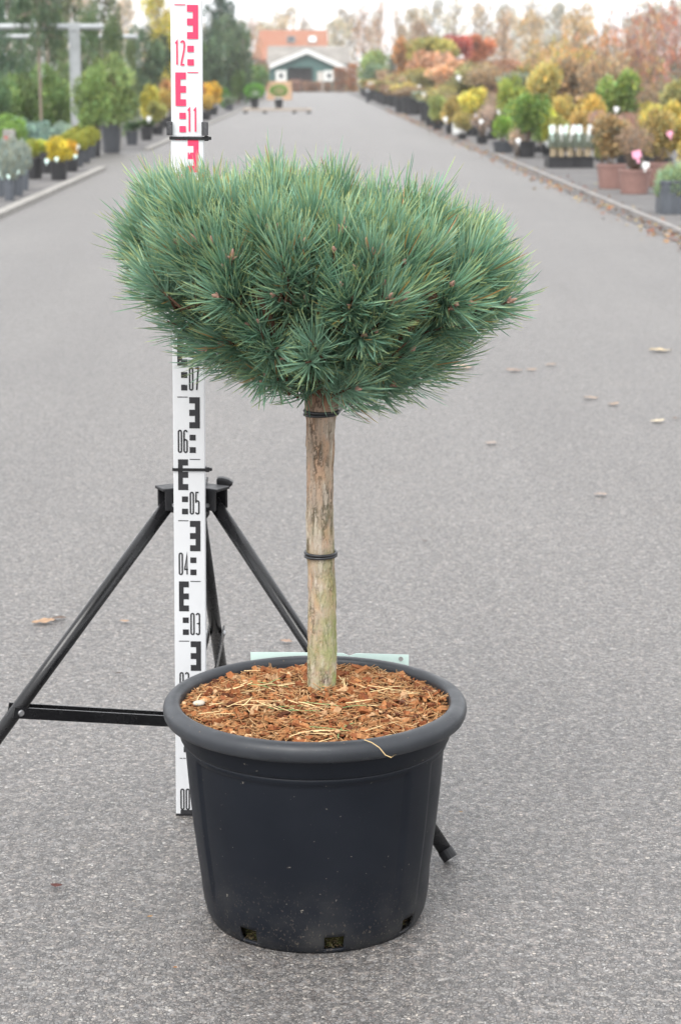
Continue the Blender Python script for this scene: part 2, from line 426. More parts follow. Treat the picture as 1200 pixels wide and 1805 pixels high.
# clamp lever reaching out to the right of the head
m = MB()
pts = [(.018, -.004), (.030, -.009), (.052, -.007), (.062, .000), (.060, .006), (.050, .012), (.034, .016), (.018, .016)]
pts = [(p_[0] * .62, p_[1] * .7) for p_ in pts]; kc = np.array([.026, .012, HUBZ + .016]); mb = MB()
mb.prism(pts, -.010, .010); V = [(v[0] + kc[0], v[1] + kc[1], v[2] + kc[2]) for v in mb.V]
m.add(V, mb.F); bevel(obj('clamp_lever', m.mesh('clamp_lever'), BLACKPL, tripod), .004, 3)

# ------------------------------------------------------------------ the potted pine
PC = np.array([-.0365, 2.72, 0.0])
pine = empty('potted_pine', tuple(PC), 'grafted pine with broad blue-green crown on a bare stem in a big black tub', 'potted tree')
def pot_mat():
    t = NT('tub_plastic')
    c = t.ramp(t.noise(7, 5, .6), [(.3, (.0062, .0080, .0122)), (.7, (.0100, .0122, .0172))])
    sp = t.ramp(t.noise(150, 2, .5), [(.735, 0.0), (.76, .7)])
    c = t.mix(sp, c, (.22, .20, .17))
    # grit splashed up round the foot
    sx = t.n('ShaderNodeSeparateXYZ'); t.set(sx.inputs[0], t.tc())
    low_ = t.ramp(sx.outputs[2], [(.01, 1.0), (.12, 0.0)])
    grit = t.math('MULTIPLY', low_, t.ramp(t.noise(330, 3, .6, vec=t.mapping((1, 1, .7))), [(.60, 0.0), (.70, .6)]))
    c = t.mix(grit, c, (.16, .13, .10))
    dust = t.math('MULTIPLY', low_, t.ramp(t.noise(20, 4), [(.4, 0.0), (.8, .35)]))
    c = t.mix(dust, c, (.10, .095, .085))
    scr = t.ramp(t.noise(6, 3, .5, vec=t.mapping((1.5, 1.5, 26))), [(.70, 0.0), (.73, .25)])
    scr = t.math('MULTIPLY', scr, t.ramp(t.noise(5, 3), [(.5, 0.0), (.6, 1.0)]))
    c = t.mix(scr, c, (.08, .085, .095))
    t.base(c).spec(.18).rough(t.ramp(t.noise(18, 6, .65), [(.3, .38), (.7, .50)]))
    t.bump(t.noise(900, 2), .12, .0006); return t.m
POTM = pot_mat()
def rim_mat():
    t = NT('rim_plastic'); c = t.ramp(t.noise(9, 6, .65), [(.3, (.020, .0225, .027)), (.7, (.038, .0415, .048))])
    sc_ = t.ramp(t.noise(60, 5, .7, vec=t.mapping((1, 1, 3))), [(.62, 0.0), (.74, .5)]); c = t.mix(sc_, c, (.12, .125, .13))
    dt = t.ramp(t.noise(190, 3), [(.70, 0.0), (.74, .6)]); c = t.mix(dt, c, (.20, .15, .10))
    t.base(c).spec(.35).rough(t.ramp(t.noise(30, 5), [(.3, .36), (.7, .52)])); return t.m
NS = 288
def pot_r(a, z):
    """outer radius of the tub body at angle a (0 = towards the camera, + to the right) and height z"""
    tt = z / .268
    r = .1585 + (.1895 - .1585) * tt + .0035 * math.sin(math.pi * min(1, max(0, tt)))
    if z < .022: r -= .0055 * (1 - z / .022) ** 2
    # three wide recessed panels between raised ribs
    q = ((math.degrees(a) + 8 + 60) % 120) - 60
    e = abs(q); s_ = min(1, max(0, (e - 50.5) / 2.0)); s_ = s_ * s_ * (3 - 2 * s_)
    s2 = min(1, max(0, (58.0 - e) / 2.0)) if e > 54 else 1
    rec = 1 - s_
    zf = min(1, max(0, (.262 - z) / .006)) * min(1, max(0, (z - .045) / .03))
    return r - .0032 * rec * zf
zs = [0, .003, .006, .012, .020, .028, .034, .040, .055, .075, .10, .13, .16, .19, .22, .24, .252, .256, .259, .262, .265, .268]
V = []; F = []; keep = []
hole_c = [10 + 45 * k for k in range(8)]
for z in zs:
    for k in range(NS):
        a = 2 * math.pi * k / NS; r = pot_r(a, z); V.append((math.sin(a) * r, -math.cos(a) * r, z))
def in_hole(k, i):
    ad = 360 * (k + .5) / NS; zz = (zs[i] + zs[i + 1]) / 2
    for hc in hole_c:
        dd = (ad - hc + 180) % 360 - 180
        if abs(dd) < 5.0 and .006 < zz < .028: return True
    return False
for i in range(len(zs) - 1):
    for k in range(NS):
        if not in_hole(k, i): F.append((i * NS + k, i * NS + (k + 1) % NS, (i + 1) * NS + (k + 1) % NS, (i + 1) * NS + k))
me = bpy.data.meshes.new('pot'); me.from_pydata(V, [], F); me.update(); me.polygons.foreach_set('use_smooth', [True] * len(F))
pot = obj('pot', me, POTM, pine); tag(pot, 'black plastic tub with a rolled rim and drain slots round the foot')
sm = pot.modifiers.new('wall', 'SOLIDIFY'); sm.thickness = .0035; sm.offset = -1
RT = .326
collar = [(.1893, .2675), (.1912, .270), (.1935, .273), (.1955, .290), (.1965, .3005)]
lip = [(.1965, .3000), (.2105, .2995), (.2140, .3010), (.2162, .3055), (.2172, .312), (.2162, .3180), (.2125, .3230), (.2070, .3255), (.2010, .3262), (.1962, .3248), (.1932, .3215), (.1920, .3160), (.1905, .295), (.1880, .270)]
m = MB(); m.lathe(collar, 192); obj('collar', m.mesh('collar', True), POTM, pot)
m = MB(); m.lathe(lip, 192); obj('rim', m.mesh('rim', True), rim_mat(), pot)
SOILM = earth_mat('wet_soil', (.012, .010, .007), (.03, .025, .014), (.07, .065, .02), 40)
m = MB(); m.lathe([(.134, .003), (.142, .004), (.147, .02), (.147, .04), (.10, .05)], 96, True, True); obj('root_ball', m.mesh('root_ball', True), SOILM, pot)
# tufts of moss and roots showing in the drain slots
r2 = random.Random(3); Vv = []; Ff = []; Cc = []
for hc in hole_c:
    for i in range(70):
        a = R(hc + r2.uniform(-4.6, 4.6)); z = r2.uniform(.006, .026); r = .146
        p = np.array([math.sin(a) * r, -math.cos(a) * r, z]); o = np.array([math.sin(a), -math.cos(a), 0])
        t_ = np.array([math.cos(a), math.sin(a), 0]); d = o * r2.uniform(.2, 1) + t_ * r2.uniform(-1, 1) + np.array([0, 0, r2.uniform(-.7, .7)])
        d = d / np.linalg.norm(d) * r2.uniform(.004, .010); w = np.array([0, 0, 1]) * .0006 if abs(d[2]) < .004 else t_ * .0006
        n0 = len(Vv); Vv += [p - w, p + w, p + d]; Ff.append((n0, n0 + 1, n0 + 2))
        c = (.10, .11, .03) if r2.random() < .55 else (.20, .15, .08); Cc += [c] * 3
obj('moss', np_mesh('moss', np.array(Vv), tris=np.array(Ff), colr=np.array(Cc)), LEAF, pot)['kind'] = 'stuff'

# --- bark mulch
def mulch_h(x, y):
    r = math.hypot(x, y); return .3115 + .014 * max(0, 1 - (r / .19) ** 2) + .0035 * math.sin(x * 61 + 1) * math.sin(y * 53 + x * 20)
V = [(0, 0, mulch_h(0, 0) - .004)]; F = []
nr, na = 22, 72
for i in range(1, nr + 1):
    for k in range(na):
        a = 2 * math.pi * k / na; r = .1915 * i / nr; x, y = r * math.cos(a), r * math.sin(a)
        V.append((x, y, mulch_h(x, y) - .004 + r2.uniform(-.002, .002)))
F += [(0, 1 + k, 1 + (k + 1) % na) for k in range(na)]
for i in range(nr - 1):
    for k in range(na):
        a0 = 1 + i * na; F.append((a0 + k, a0 + na + k, a0 + na + (k + 1) % na, a0 + (k + 1) % na))
MULCH = earth_mat('mulch_bed', (.07, .03, .014), (.17, .075, .03), (.30, .14, .06), 45)
me = bpy.data.meshes.new('mulch'); me.from_pydata(V, [], F); me.update()
mulch = obj('mulch', me, MULCH, pine); mulch['kind'] = 'stuff'; mulch['label'] = 'orange-brown coir chip mulch filling the tub'
def chip_mat():
    t = NT('coir_chip'); oi = t.n('ShaderNodeObjectInfo')
    f = t.noise(160, 5, .6, vec=t.mapping((1, 4, 1)))
    c = t.mix(1.0, t.ramp(f, [(.3, (.62, .58, .55)), (.7, (1.15, 1.12, 1.1))]), oi.outputs['Color'], 'MULTIPLY')
    t.base(c).rough(.9).spec(.15).bump(f, .5, .002); return t.m
CHIP = chip_mat()
chip_cols = [(.25, .095, .038), (.33, .145, .06), (.19, .065, .028), (.40, .20, .09), (.10, .038, .02), (.28, .11, .045), (.36, .17, .07), (.50, .32, .18), (.21, .08, .035)]
def chip_geo(r, lx, ly, lz):
    V = []
    for k in (-1, 1):
        for (i, j) in ((-1, -1), (0, -1.15), (1, -.8), (1.1, .1), (.9, 1), (-.1, 1.1), (-1, .9), (-1.15, 0)):
            V.append((i * lx / 2 * r.uniform(.75, 1.15), j * ly / 2 * r.uniform(.75, 1.15), k * lz / 2 * r.uniform(.6, 1.3)))
    F = [tuple(range(7, -1, -1)), tuple(range(8, 16))] + [(i, (i + 1) % 8, 8 + (i + 1) % 8, 8 + i) for i in range(8)]
    return V, F
chip_me = []
for i in range(16):
    V, F = chip_geo(r2, r2.uniform(.010, .022), r2.uniform(.006, .012), r2.uniform(.003, .008)); mb = MB().add(V, F); me = mb.mesh('chip'); me.materials.append(CHIP); chip_me.append(me)
def in_disc(r, rm=.186):
    a = r.uniform(0, 2 * math.pi); q = rm * math.sqrt(r.random()); return q * math.cos(a), q * math.sin(a)
tx, ty = .0085, .042                                          # foot of the stem within the tub
for i in range(300):
    x, y = in_disc(r2)
    if math.hypot(x - tx, y - ty) < .026: x += .05
    o = obj('bark_chip', chip_me[i % 16], None, mulch, (x, y, mulch_h(x, y) + r2.uniform(.001, .0055)), (r2.uniform(-.7, .7), r2.uniform(-.7, .7), r2.uniform(0, 6.28)), r2.uniform(.6, 1.05))
    c = r2.choice(chip_cols); f = r2.uniform(.75, 1.2); o.color = (c[0] * f, c[1] * f, c[2] * f, 1)
Vv = []; Ff = []; Cc = []
for i in range(4600):                                          # the finer crumbs and fibres
    x, y = in_disc(r2, .1905); z = mulch_h(x, y) + r2.uniform(-.002, .0035)
    if math.hypot(x - tx, y - ty) < .021: continue
    fibre = r2.random() < .45
    lx, ly, lz = (r2.uniform(.012, .032), .0009, .0009) if fibre else (r2.uniform(.004, .010), r2.uniform(.003, .006), r2.uniform(.0015, .004))
    M_ = Matrix.Rotation(r2.uniform(0, 6.28), 3, 'Z') @ Matrix.Rotation(r2.uniform(-.4, .4), 3, 'Y') @ Matrix.Rotation(r2.uniform(-.4, .4), 3, 'X')
    mb = MB().box((0, 0, 0), (lx, ly, lz), min(lx, ly, lz) * .25, r2); n0 = len(Vv)
    Vv += [tuple(M_ @ Vector(v) + Vector((x, y, z + (.002 if fibre else 0)))) for v in mb.V]; Ff += [tuple(j + n0 for j in f) for f in mb.F]
    c = np.array(r2.choice(chip_cols)) * r2.uniform(.7, 1.25)
    if fibre: c = c * .6 + np.array((.42, .27, .13)) * .5
    Cc += [c] * 8
FIBRE = foliage_mat('fibre', .9, 0.0, .1, tint=False)
obj('crumb', np_mesh('crumb', np.array(Vv), quads=np.array(Ff), colr=np.array(Cc)), FIBRE, mulch)['kind'] = 'stuff'
def strip_curve(P, w, side):
    V = []; n = len(P)
    for i, p in enumerate(P):
        ww = w * (1 if i < n - 1 else .3); V += [p - side * ww / 2, p + side * ww / 2]
    return V, [(2 * i, 2 * i + 1, 2 * i + 3, 2 * i + 2) for i in range(n - 1)]
Vv = []; Ff = []; Cc = []
clusters = [(-.075, .03, .3), (-.02, -.05, -.5), (.10, .03, -.25), (.05, -.06, .3), (-.09, -.04, .8), (.04, .06, -1.0), (.02, -.15, .5)]
for i in range(72):
    if i < 52:
        cx, cy, ca = r2.choice(clusters); x = cx + r2.gauss(0, .024); y = cy + r2.gauss(0, .012); a = ca + r2.gauss(0, .45)
    else:
        x, y = in_disc(r2, .17); a = r2.uniform(0, 6.28)
    L = r2.uniform(.03, .065); bend = r2.uniform(-.35, .35); P = []
    for k in range(6):
        s_ = (k / 5 - .5) * L; aa = a + bend * (k / 5 - .5)
        px_, py_ = x + s_ * math.cos(aa), y + s_ * math.sin(aa)
        if math.hypot(px_, py_) > .186: q = .186 / math.hypot(px_, py_); px_ *= q; py_ *= q
        P.append(np.array([px_, py_, mulch_h(x, y) + (.0075 + .0025 * math.sin(i * 1.7 + k * .5))]))
    V, F = strip_curve(P, .0014, np.array([-math.sin(a), math.cos(a), .3])); n0 = len(Vv); Vv += V; Ff += [tuple(j + n0 for j in f) for f in F]
    c = (.16, .24, .10) if r2.random() < .16 else (np.array((.58, .43, .23)) * r2.uniform(.75, 1.25)); Cc += [c] * len(V)
# one dry needle hanging over the front of the rim
P = [np.array([.068, -.196, .328]), np.array([.078, -.206, .3275]), np.array([.088, -.2135, .323]), np.array([.096, -.2175, .314]), np.array([.104, -.216, .310]), np.array([.110, -.2145, .314])]
V, F = strip_curve(P, .0014, np.array([.5, .5, .5])); n0 = len(Vv); Vv += V; Ff += [tuple(j + n0 for j in f) for f in F]; Cc += [(.45, .33, .17)] * len(V)
obj('fallen_needles', np_mesh('fallen_needles', np.array(Vv), quads=np.array(Ff), colr=np.array(Cc)), FIBRE, mulch)['kind'] = 'stuff'
m = MB(); V, F = chip_geo(r2, .018, .012, .008); m.add(V, F)
o = obj('pebble', m.mesh('pebble', True), plain('pale_pebble', (.42, .39, .33), .8, .3, .15, 40), mulch, (-.165, -.02, .322)); o.modifiers.new('s', 'SUBSURF').levels = 1

# --- stem
def vnoise(P, seed=0):
    """value noise for an (n,3) array, about -1..1"""
    P = np.asarray(P, float); i = np.floor(P).astype(np.int64); f = P - i; f = f * f * (3 - 2 * f)
    def h(a, b, c):
        q = (a * 374761393 + b * 668265263 + c * 2147483647 + seed * 144665) & 0xffffffff
        q = ((q ^ (q >> 13)) * 1274126177) & 0xffffffff; q = q ^ (q >> 16); return (q & 0xffff) / 32767.5 - 1
    o = 0
    for a in (0, 1):
        for b in (0, 1):
            for c in (0, 1):
                wgt = (f[:, 0] if a else 1 - f[:, 0]) * (f[:, 1] if b else 1 - f[:, 1]) * (f[:, 2] if c else 1 - f[:, 2])
                o = o + wgt * h(i[:, 0] + a, i[:, 1] + b, i[:, 2] + c)
    return o
def bark_mat(name, moss=True, red=False):
    t = NT(name)
    vec = t.mapping((1, 1, .30))
    n1 = t.noise(40, 7, .68, vec=vec, dist=.4); n2 = t.noise(150, 5, .6, vec=vec); n3 = t.noise(14, 5, .6, vec=t.mapping((1, 1, .5)))
    if red: c = t.ramp(n1, [(.25, (.04, .022, .015)), (.5, (.11, .06, .04)), (.75, (.20, .12, .08))])
    else:
        at_ = t.n('ShaderNodeAttribute'); at_.attribute_name = 'Col'
        c = t.mix(1.0, at_.outputs['Color'], t.ramp(n1, [(.3, .72), (.5, 1.0), (.72, 1.22)]), 'MULTIPLY')
    c = t.mix(t.ramp(n2, [(.6, 0.0), (.75, .35)]), c, (.12, .09, .065))
    if moss:
        sx = t.n('ShaderNodeSeparateXYZ'); t.set(sx.inputs[0], t.tc())
        zz = t.ramp(sx.outputs[2], [(.33, 1.0), (.47, .55), (.62, .12), (.75, 0.0)])
        side = t.ramp(sx.outputs[0], [(.0, .5), (.03, 1.0)])
        ms = t.math('MULTIPLY', t.math('MULTIPLY', zz, side), t.ramp(t.noise(30, 6, .7), [(.36, 0.0), (.60, 1.0)]))
        c = t.mix(ms, c, (.25, .30, .11))
        c = t.mix(t.math('MULTIPLY', zz, t.ramp(t.noise(70, 5, .7), [(.5, 0.0), (.7, .5)])), c, (.44, .42, .34))
    t.base(c).rough(.9).spec(.15)
    hgt = t.math('ADD', n1, t.math('MULTIPLY', n2, .35))
    t.bump(hgt, .6, .003); return t.m
BARK = bark_mat('pine_bark'); TWIG = bark_mat('pine_twig', False, True)
T0 = np.array([-.0285, 2.762, .300]) - PC; T1 = np.array([-.0272, 2.765, .775]) - PC
nzs, nas = 420, 132
zz = np.linspace(0, 1, nzs); aa = np.linspace(0, 2 * np.pi, nas, endpoint=False)
Z, A = np.meshgrid(zz, aa, indexing='ij')
rr = .0197 + .0022 * np.exp(-Z * 14) + .0042 / (1 + np.exp(-(Z - .905) * 70)) + .0006 * np.sin(Z * 9)
wob = np.stack([np.cos(A) * 1.5, np.sin(A) * 1.5, Z * 9], -1).reshape(-1, 3)
fine = np.stack([np.cos(A) * 3.2, np.sin(A) * 3.2, Z * 15], -1).reshape(-1, 3)
fine = fine + .35 * np.stack([vnoise(fine * 2.7, 31), vnoise(fine * 2.7, 32), vnoise(fine * 2.7, 33)], -1) + .12 * np.stack([vnoise(fine * 9, 41), vnoise(fine * 9, 42), vnoise(fine * 9, 43)], -1)
fl = vnoise(fine, 5).reshape(Z.shape) * .75 + .35 * vnoise(fine * 2.3, 8).reshape(Z.shape)
lev = np.digitize(fl, [-.30, -.06, .20, .42]).astype(float)                 # stacked plates of bark
rr = rr + .0009 * vnoise(wob, 2).reshape(Z.shape) + .00048 * (lev - 2) + .0004 * vnoise(fine * 4, 9).reshape(Z.shape)
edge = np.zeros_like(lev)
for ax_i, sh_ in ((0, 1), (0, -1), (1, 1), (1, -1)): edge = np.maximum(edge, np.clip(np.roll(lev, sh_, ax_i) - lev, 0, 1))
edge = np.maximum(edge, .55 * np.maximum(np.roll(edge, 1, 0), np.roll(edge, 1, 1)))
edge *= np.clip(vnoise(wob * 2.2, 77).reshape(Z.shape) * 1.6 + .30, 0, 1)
pal = np.array([(.40, .265, .185), (.385, .28, .21), (.37, .285, .22), (.35, .28, .225), (.42, .355, .295)])
bcol = pal[lev.astype(int)]; grain = vnoise(fine * np.array([8, 8, 2.2]), 12).reshape(Z.shape); speck = vnoise(fine * 14, 13).reshape(Z.shape)
bcol = bcol * (1 + .16 * grain)[..., None] * np.where(speck > .62, .5, 1.0)[..., None]
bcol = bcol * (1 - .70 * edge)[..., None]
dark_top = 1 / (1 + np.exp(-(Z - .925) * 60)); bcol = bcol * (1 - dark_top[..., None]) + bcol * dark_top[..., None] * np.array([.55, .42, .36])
sway = .0016 * np.sin(Z * 7)
Vx = T0[0] + (T1[0] - T0[0]) * Z + rr * np.cos(A) + sway; Vy = T0[1] + (T1[1] - T0[1]) * Z + rr * np.sin(A); Vz = T0[2] + (T1[2] - T0[2]) * Z
V = np.stack([Vx, Vy, Vz], -1).reshape(-1, 3)
ii, kk = np.meshgrid(np.arange(nzs - 1), np.arange(nas), indexing='ij'); k2 = (kk + 1) % nas
Q = np.stack([ii * nas + kk, ii * nas + k2, (ii + 1) * nas + k2, (ii + 1) * nas + kk], -1).reshape(-1, 4)
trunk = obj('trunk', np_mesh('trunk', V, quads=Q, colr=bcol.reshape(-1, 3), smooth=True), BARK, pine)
trunk['label'] = 'straight tan stem with flaking bark and green algae near its foot'
RUB = plain('rubber_tie', (.018, .019, .022), .4, .5, .2, 60)
def tie(z, r):
    f = (z - T0[2]) / (T1[2] - T0[2]); cx, cy = T0[0] + (T1[0] - T0[0]) * f + .0016 * math.sin(f * 7), T0[1] + (T1[1] - T0[1]) * f
    for (dz, tilt, ph) in ((-.0022, .03, 0), (.0022, -.02, 1.2)):
        P = []
        for k in range(41):
            a = 2 * math.pi * k / 40; P.append((cx + r * math.cos(a), cy + r * math.sin(a), z + dz + tilt * r * math.cos(a + ph)))
        mb = MB(); mb.tube(P, .0021, 8, False); obj('rubber_tie', mb.mesh('rubber_tie', True), RUB, trunk)
def tz(py): return at(566, py, 2.743)[2]
tie(tz(731), .0237); tie(tz(982), .0223)

# --- crown
CCX, CCY = -.0355 - PC[0], 2.775 - PC[1]
zprof = np.array([.742, .752, .766, .784, .807, .840, .873, .918, .945, .968, 1.003, 1.034, 1.052, 1.064])
rprof = np.array([.070, .125, .168, .197, .224, .252, .270, .287, .291, .290, .273, .226, .155, .030])
def crown_r(z): return np.interp(z, zprof, rprof)
def lobes(a): return 1 + .035 * np.sin(3 * a + .6) + .03 * np.sin(5 * a + 2.1) + .025 * np.sin(8 * a + .9)
# shoot tips spread evenly over the surface (dart throwing), set in from the needle tips
SET = .030
tips = []; tdir = []
cand = []
rc = np.random.default_rng(11)
zz_ = np.linspace(.745, 1.063, 400); rr_ = crown_r(zz_)
ds = np.hypot(np.gradient(zz_), np.gradient(rr_)) * np.maximum(rr_, .01); cdf = np.cumsum(ds); cdf /= cdf[-1]
def sample_surface(n, inset):
    u = rc.random(n); zi = np.interp(u, cdf, zz_); r0 = np.interp(zi, zz_, rr_); a = rc.random(n) * 2 * np.pi
    g = np.gradient(rr_, zz_); gi = np.interp(zi, zz_, g)
    nr_ = 1 / np.hypot(1, gi); nz_ = -gi / np.hypot(1, gi)
    r1 = (r0 - inset * nr_) * lobes(a); z1 = zi - inset * nz_
    z1 = z1 - .115 * r1 * np.cos(a)                                 # the crown sits a little lower on its right
    bump_ = vnoise(np.stack([r1 * np.cos(a) * 13, r1 * np.sin(a) * 13, z1 * 13], -1), 4) * .016
    r1 = r1 + bump_ * nr_; z1 = z1 + bump_ * nz_
    P = np.stack([CCX + r1 * np.cos(a), CCY + r1 * np.sin(a), z1], -1)
    N = np.stack([nr_ * np.cos(a), nr_ * np.sin(a), nz_], -1)
    return P, N
def dart(n, inset, dmin, most):
    P, N = sample_surface(n, inset); kept = []; grid = {}
    for i in range(n):
        c = tuple((P[i] / dmin).astype(int)); ok = True
        for dx in (-1, 0, 1):
            for dy in (-1, 0, 1):
                for dz in (-1, 0, 1):
                    for j in grid.get((c[0] + dx, c[1] + dy, c[2] + dz), ()):
                        if ((P[i] - P[j]) ** 2).sum() < dmin * dmin: ok = False; break
                    if not ok: break
                if not ok: break
            if not ok: break
        if ok:
            grid.setdefault(c, []).append(i); kept.append(i)
            if len(kept) >= most: break
    return P[kept], N[kept]
# boughs end in tufts of a few shoots; gaps stay open between the tufts
CP, CN = dart(14000, .046, .0455, 520)
nc = len(CP)
focus = np.array([CCX, CCY, .72])
cout = CP - focus; cout /= np.linalg.norm(cout, axis=1)[:, None]
upw = np.clip((CP[:, 2:3] - .86) / .12, 0, 1)
cdir = cout * .75 + CN * .30 + np.array([0, 0, .62]) * upw + rc.normal(0, .16, (nc, 3)); cdir /= np.linalg.norm(cdir, axis=1)[:, None]
CP = CP + CN * np.clip(rc.normal(0, .011, (nc, 1)) * np.where(CP[:, 2:3] < .95, 1.5, 1.0), -.034, .018)
under = CN[:, 2] < -.25
kper = np.where(under, rc.integers(2, 4, nc), rc.integers(4, 7, nc)); cown = np.repeat(np.arange(nc), kper); ns = len(cown)
off = rc.normal(0, 1, (ns, 3)); off -= cdir[cown] * (off * cdir[cown]).sum(1)[:, None]; off /= np.linalg.norm(off, axis=1)[:, None]
orad = .020 * np.sqrt(rc.random((ns, 1)))
SP = CP[cown] + off * orad + cdir[cown] * rc.uniform(-.016, .012, (ns, 1))
sd_ = cdir[cown] + off * orad * 20 + rc.normal(0, .13, (ns, 3)); sd_ /= np.linalg.norm(sd_, axis=1)[:, None]
P1 = SP; SN = CN[cown]
P2, N2 = dart(8000, .100, .048, 170)
d2 = P2 - focus; d2 /= np.linalg.norm(d2, axis=1)[:, None]
SP = np.concatenate([SP, P2]); sd_ = np.concatenate([sd_, d2]); ns = len(SP)
# needles
per = rc.integers(66, 96, ns); per[len(P1):] = 50
own = np.repeat(np.arange(ns), per); n = len(own)
ax = sd_[own]
h = np.where(np.abs(ax[:, 2:3]) < .9, np.array([[0, 0, 1.0]]), np.array([[1.0, 0, 0]]))
e1 = np.cross(ax, h); e1 /= np.linalg.norm(e1, axis=1)[:, None]; e2 = np.cross(ax, e1)
phi = rc.random(n) * 2 * np.pi; along = rc.random(n) ** .8               # 0 tip, 1 foot of the shoot
SLEN = rc.uniform(.045, .075, ns)[own]
radial = e1 * np.cos(phi)[:, None] + e2 * np.sin(phi)[:, None]
spread = R(14) + R(54) * along ** .75 + rc.normal(0, R(7), n)
nd = ax * np.cos(spread)[:, None] + radial * np.sin(spread)[:, None]
NL = rc.uniform(.038, .060, n) * (1 - .15 * along) * (.9 + .2 * rc.random(ns))[own]
base = SP[own] - ax * (along * SLEN)[:, None] + radial * .002
# needles sweep up and bend back towards the shoot axis
bendv = ax * .16 + np.array([0, 0, .10]) + rc.normal(0, .07, (n, 3))
side = np.cross(nd, radial + rc.normal(0, .35, (n, 3))); side /= np.linalg.norm(side, axis=1)[:, None]
nup = np.cross(side, nd)
WN = rc.uniform(.0014, .0019, n)
rings = [(0, .75), (.45, 1.0), (.86, .85)]
NV = np.zeros((n, 10, 3), np.float32); NC = np.zeros((n, 10, 3), np.float32)
hue = rc.random(n)[:, None]; sh = rc.random(ns)[own][:, None]
cA = np.array([[.128, .285, .208]]); cB = np.array([[.185, .330, .190]]); cC = np.array([[.270, .430, .325]])
basec = (cA * (1 - hue) + cB * hue) * (1 - .45 * sh) + cC * (.45 * sh)
basec = basec * rc.uniform(.8, 1.25, (n, 1))
dead = rc.random(n) < .012; basec[dead] = (.36, .20, .07)
tipc = np.where(rc.random((n, 1)) < .55, np.array([[.55, .53, .16]]), basec * 1.1)
for i, (t_, wf) in enumerate(rings):
    c = base + nd * (NL * t_)[:, None] + bendv * (NL * t_ * t_)[:, None]
    w = (WN * wf)[:, None]
    NV[:, 3 * i] = c - side * w * .5; NV[:, 3 * i + 1] = c + nup * w * .38; NV[:, 3 * i + 2] = c + side * w * .5
    f = (.0, .0, .28)[i]; NC[:, 3 * i:3 * i + 3] = (basec * (1 - f) + tipc * f)[:, None, :] * (.85 if i == 0 else 1)
NV[:, 9] = base + nd * NL[:, None] + bendv * NL[:, None]; NC[:, 9] = tipc
o0 = (np.arange(n) * 10)[:, None]
quads = np.concatenate([o0 + np.array([[0, 1, 4, 3]]), o0 + np.array([[1, 2, 5, 4]]), o0 + np.array([[3, 4, 7, 6]]), o0 + np.array([[4, 5, 8, 7]])])
tris = np.concatenate([o0 + np.array([[6, 7, 9]]), o0 + np.array([[7, 8, 9]])])
crown = obj('crown', np_mesh('crown_needles', NV.reshape(-1, 3), quads, tris, NC.reshape(-1, 3)), NEEDLE, pine); crown['kind'] = 'stuff'
crown['label'] = 'broad flat-domed crown of long blue-green needles with yellow tips'
print('needles', n, 'shoots', ns)
# branches: each carries the shoots nearest to it, all joined to the stem head
HEAD = np.array([T1[0], T1[1], .758])
nb = 11
mains = []
for k in range(nb):
    a = 2 * math.pi * k / nb + .35; up = .42 if k % 2 else .95
    rr0 = .16 if k % 2 else .11
    mains.append([HEAD + np.array([0, 0, -.008]), HEAD + np.array([math.cos(a) * .05, math.sin(a) * .05, .028 * (1 + up)]), HEAD + np.array([math.cos(a) * rr0, math.sin(a) * rr0, .075 * (1 + up * .8)]), HEAD + np.array([math.cos(a) * rr0 * 1.35, math.sin(a) * rr0 * 1.35, .11 * (1 + up)])])
for mp in mains:
    mb = MB(); mb.tube(mp, [.0125, .0095, .0068, .004], 9); obj('branch', mb.mesh('branch', True), TWIG, crown)
mb = MB(); segs = np.array([p for mp in mains for p in mp[1:]])
for i in range(ns):
    if SP[i][2] < .795: continue
    tip = SP[i]; ft = tip - sd_[i] * .075
    sc_ = ((segs - ft) ** 2).sum(1) + np.where(segs[:, 2] > ft[2] + .02, .02, 0); j = segs[sc_.argmin()]
    mid = (j + ft) / 2; mid[:2] = (mid[:2] - [CCX, CCY]) * .86 + [CCX, CCY]; mid[2] += .012
    mb.tube([j, mid, ft, tip + sd_[i] * .002], [.0028, .0024, .0020, .0014], 4)
me = mb.mesh('twigs', True); o = obj('twigs', me, TWIG, crown); o['kind'] = 'stuff'
# buds at the ends of the front shoots
BUD = plain('bud', (.42, .25, .20), .7, .3, .3, 200)
bud_me = []
for i in range(4):
    mb = MB(); L = .011 + .003 * i
    mb.lathe([(.0004, 0), (.0022, .001), (.0031, L * .35), (.0026, L * .62), (.0013, L * .9), (.0003, L)], 8, True, True)
    for k in range(3):
        a = k * 2.1 + i; M_ = Matrix.Rotation(a, 3, 'Z') @ Matrix.Rotation(.6, 3, 'X'); b2 = MB(); l2 = L * .6
        b2.lathe([(.0003, 0), (.0017, l2 * .3), (.0014, l2 * .65), (.0003, l2)], 6, True, True)
        mb.add([tuple(M_ @ Vector(v)) for v in b2.V], b2.F)
    me = mb.mesh('bud', True); me.materials.append(BUD); bud_me.append(me)
front = [i for i in range(len(P1)) if SP[i][1] < CCY - .06 and SP[i][2] < 1.02]
random.shuffle(front)
for q, i in enumerate(front[:130]):
    o = obj('bud', bud_me[q % 4], None, crown, tuple(SP[i] - sd_[i] * .001)); o.rotation_euler = Vector(sd_[i]).to_track_quat('Z', 'Y').to_euler(); o.scale = (random.uniform(.7, 1.1),) * 3

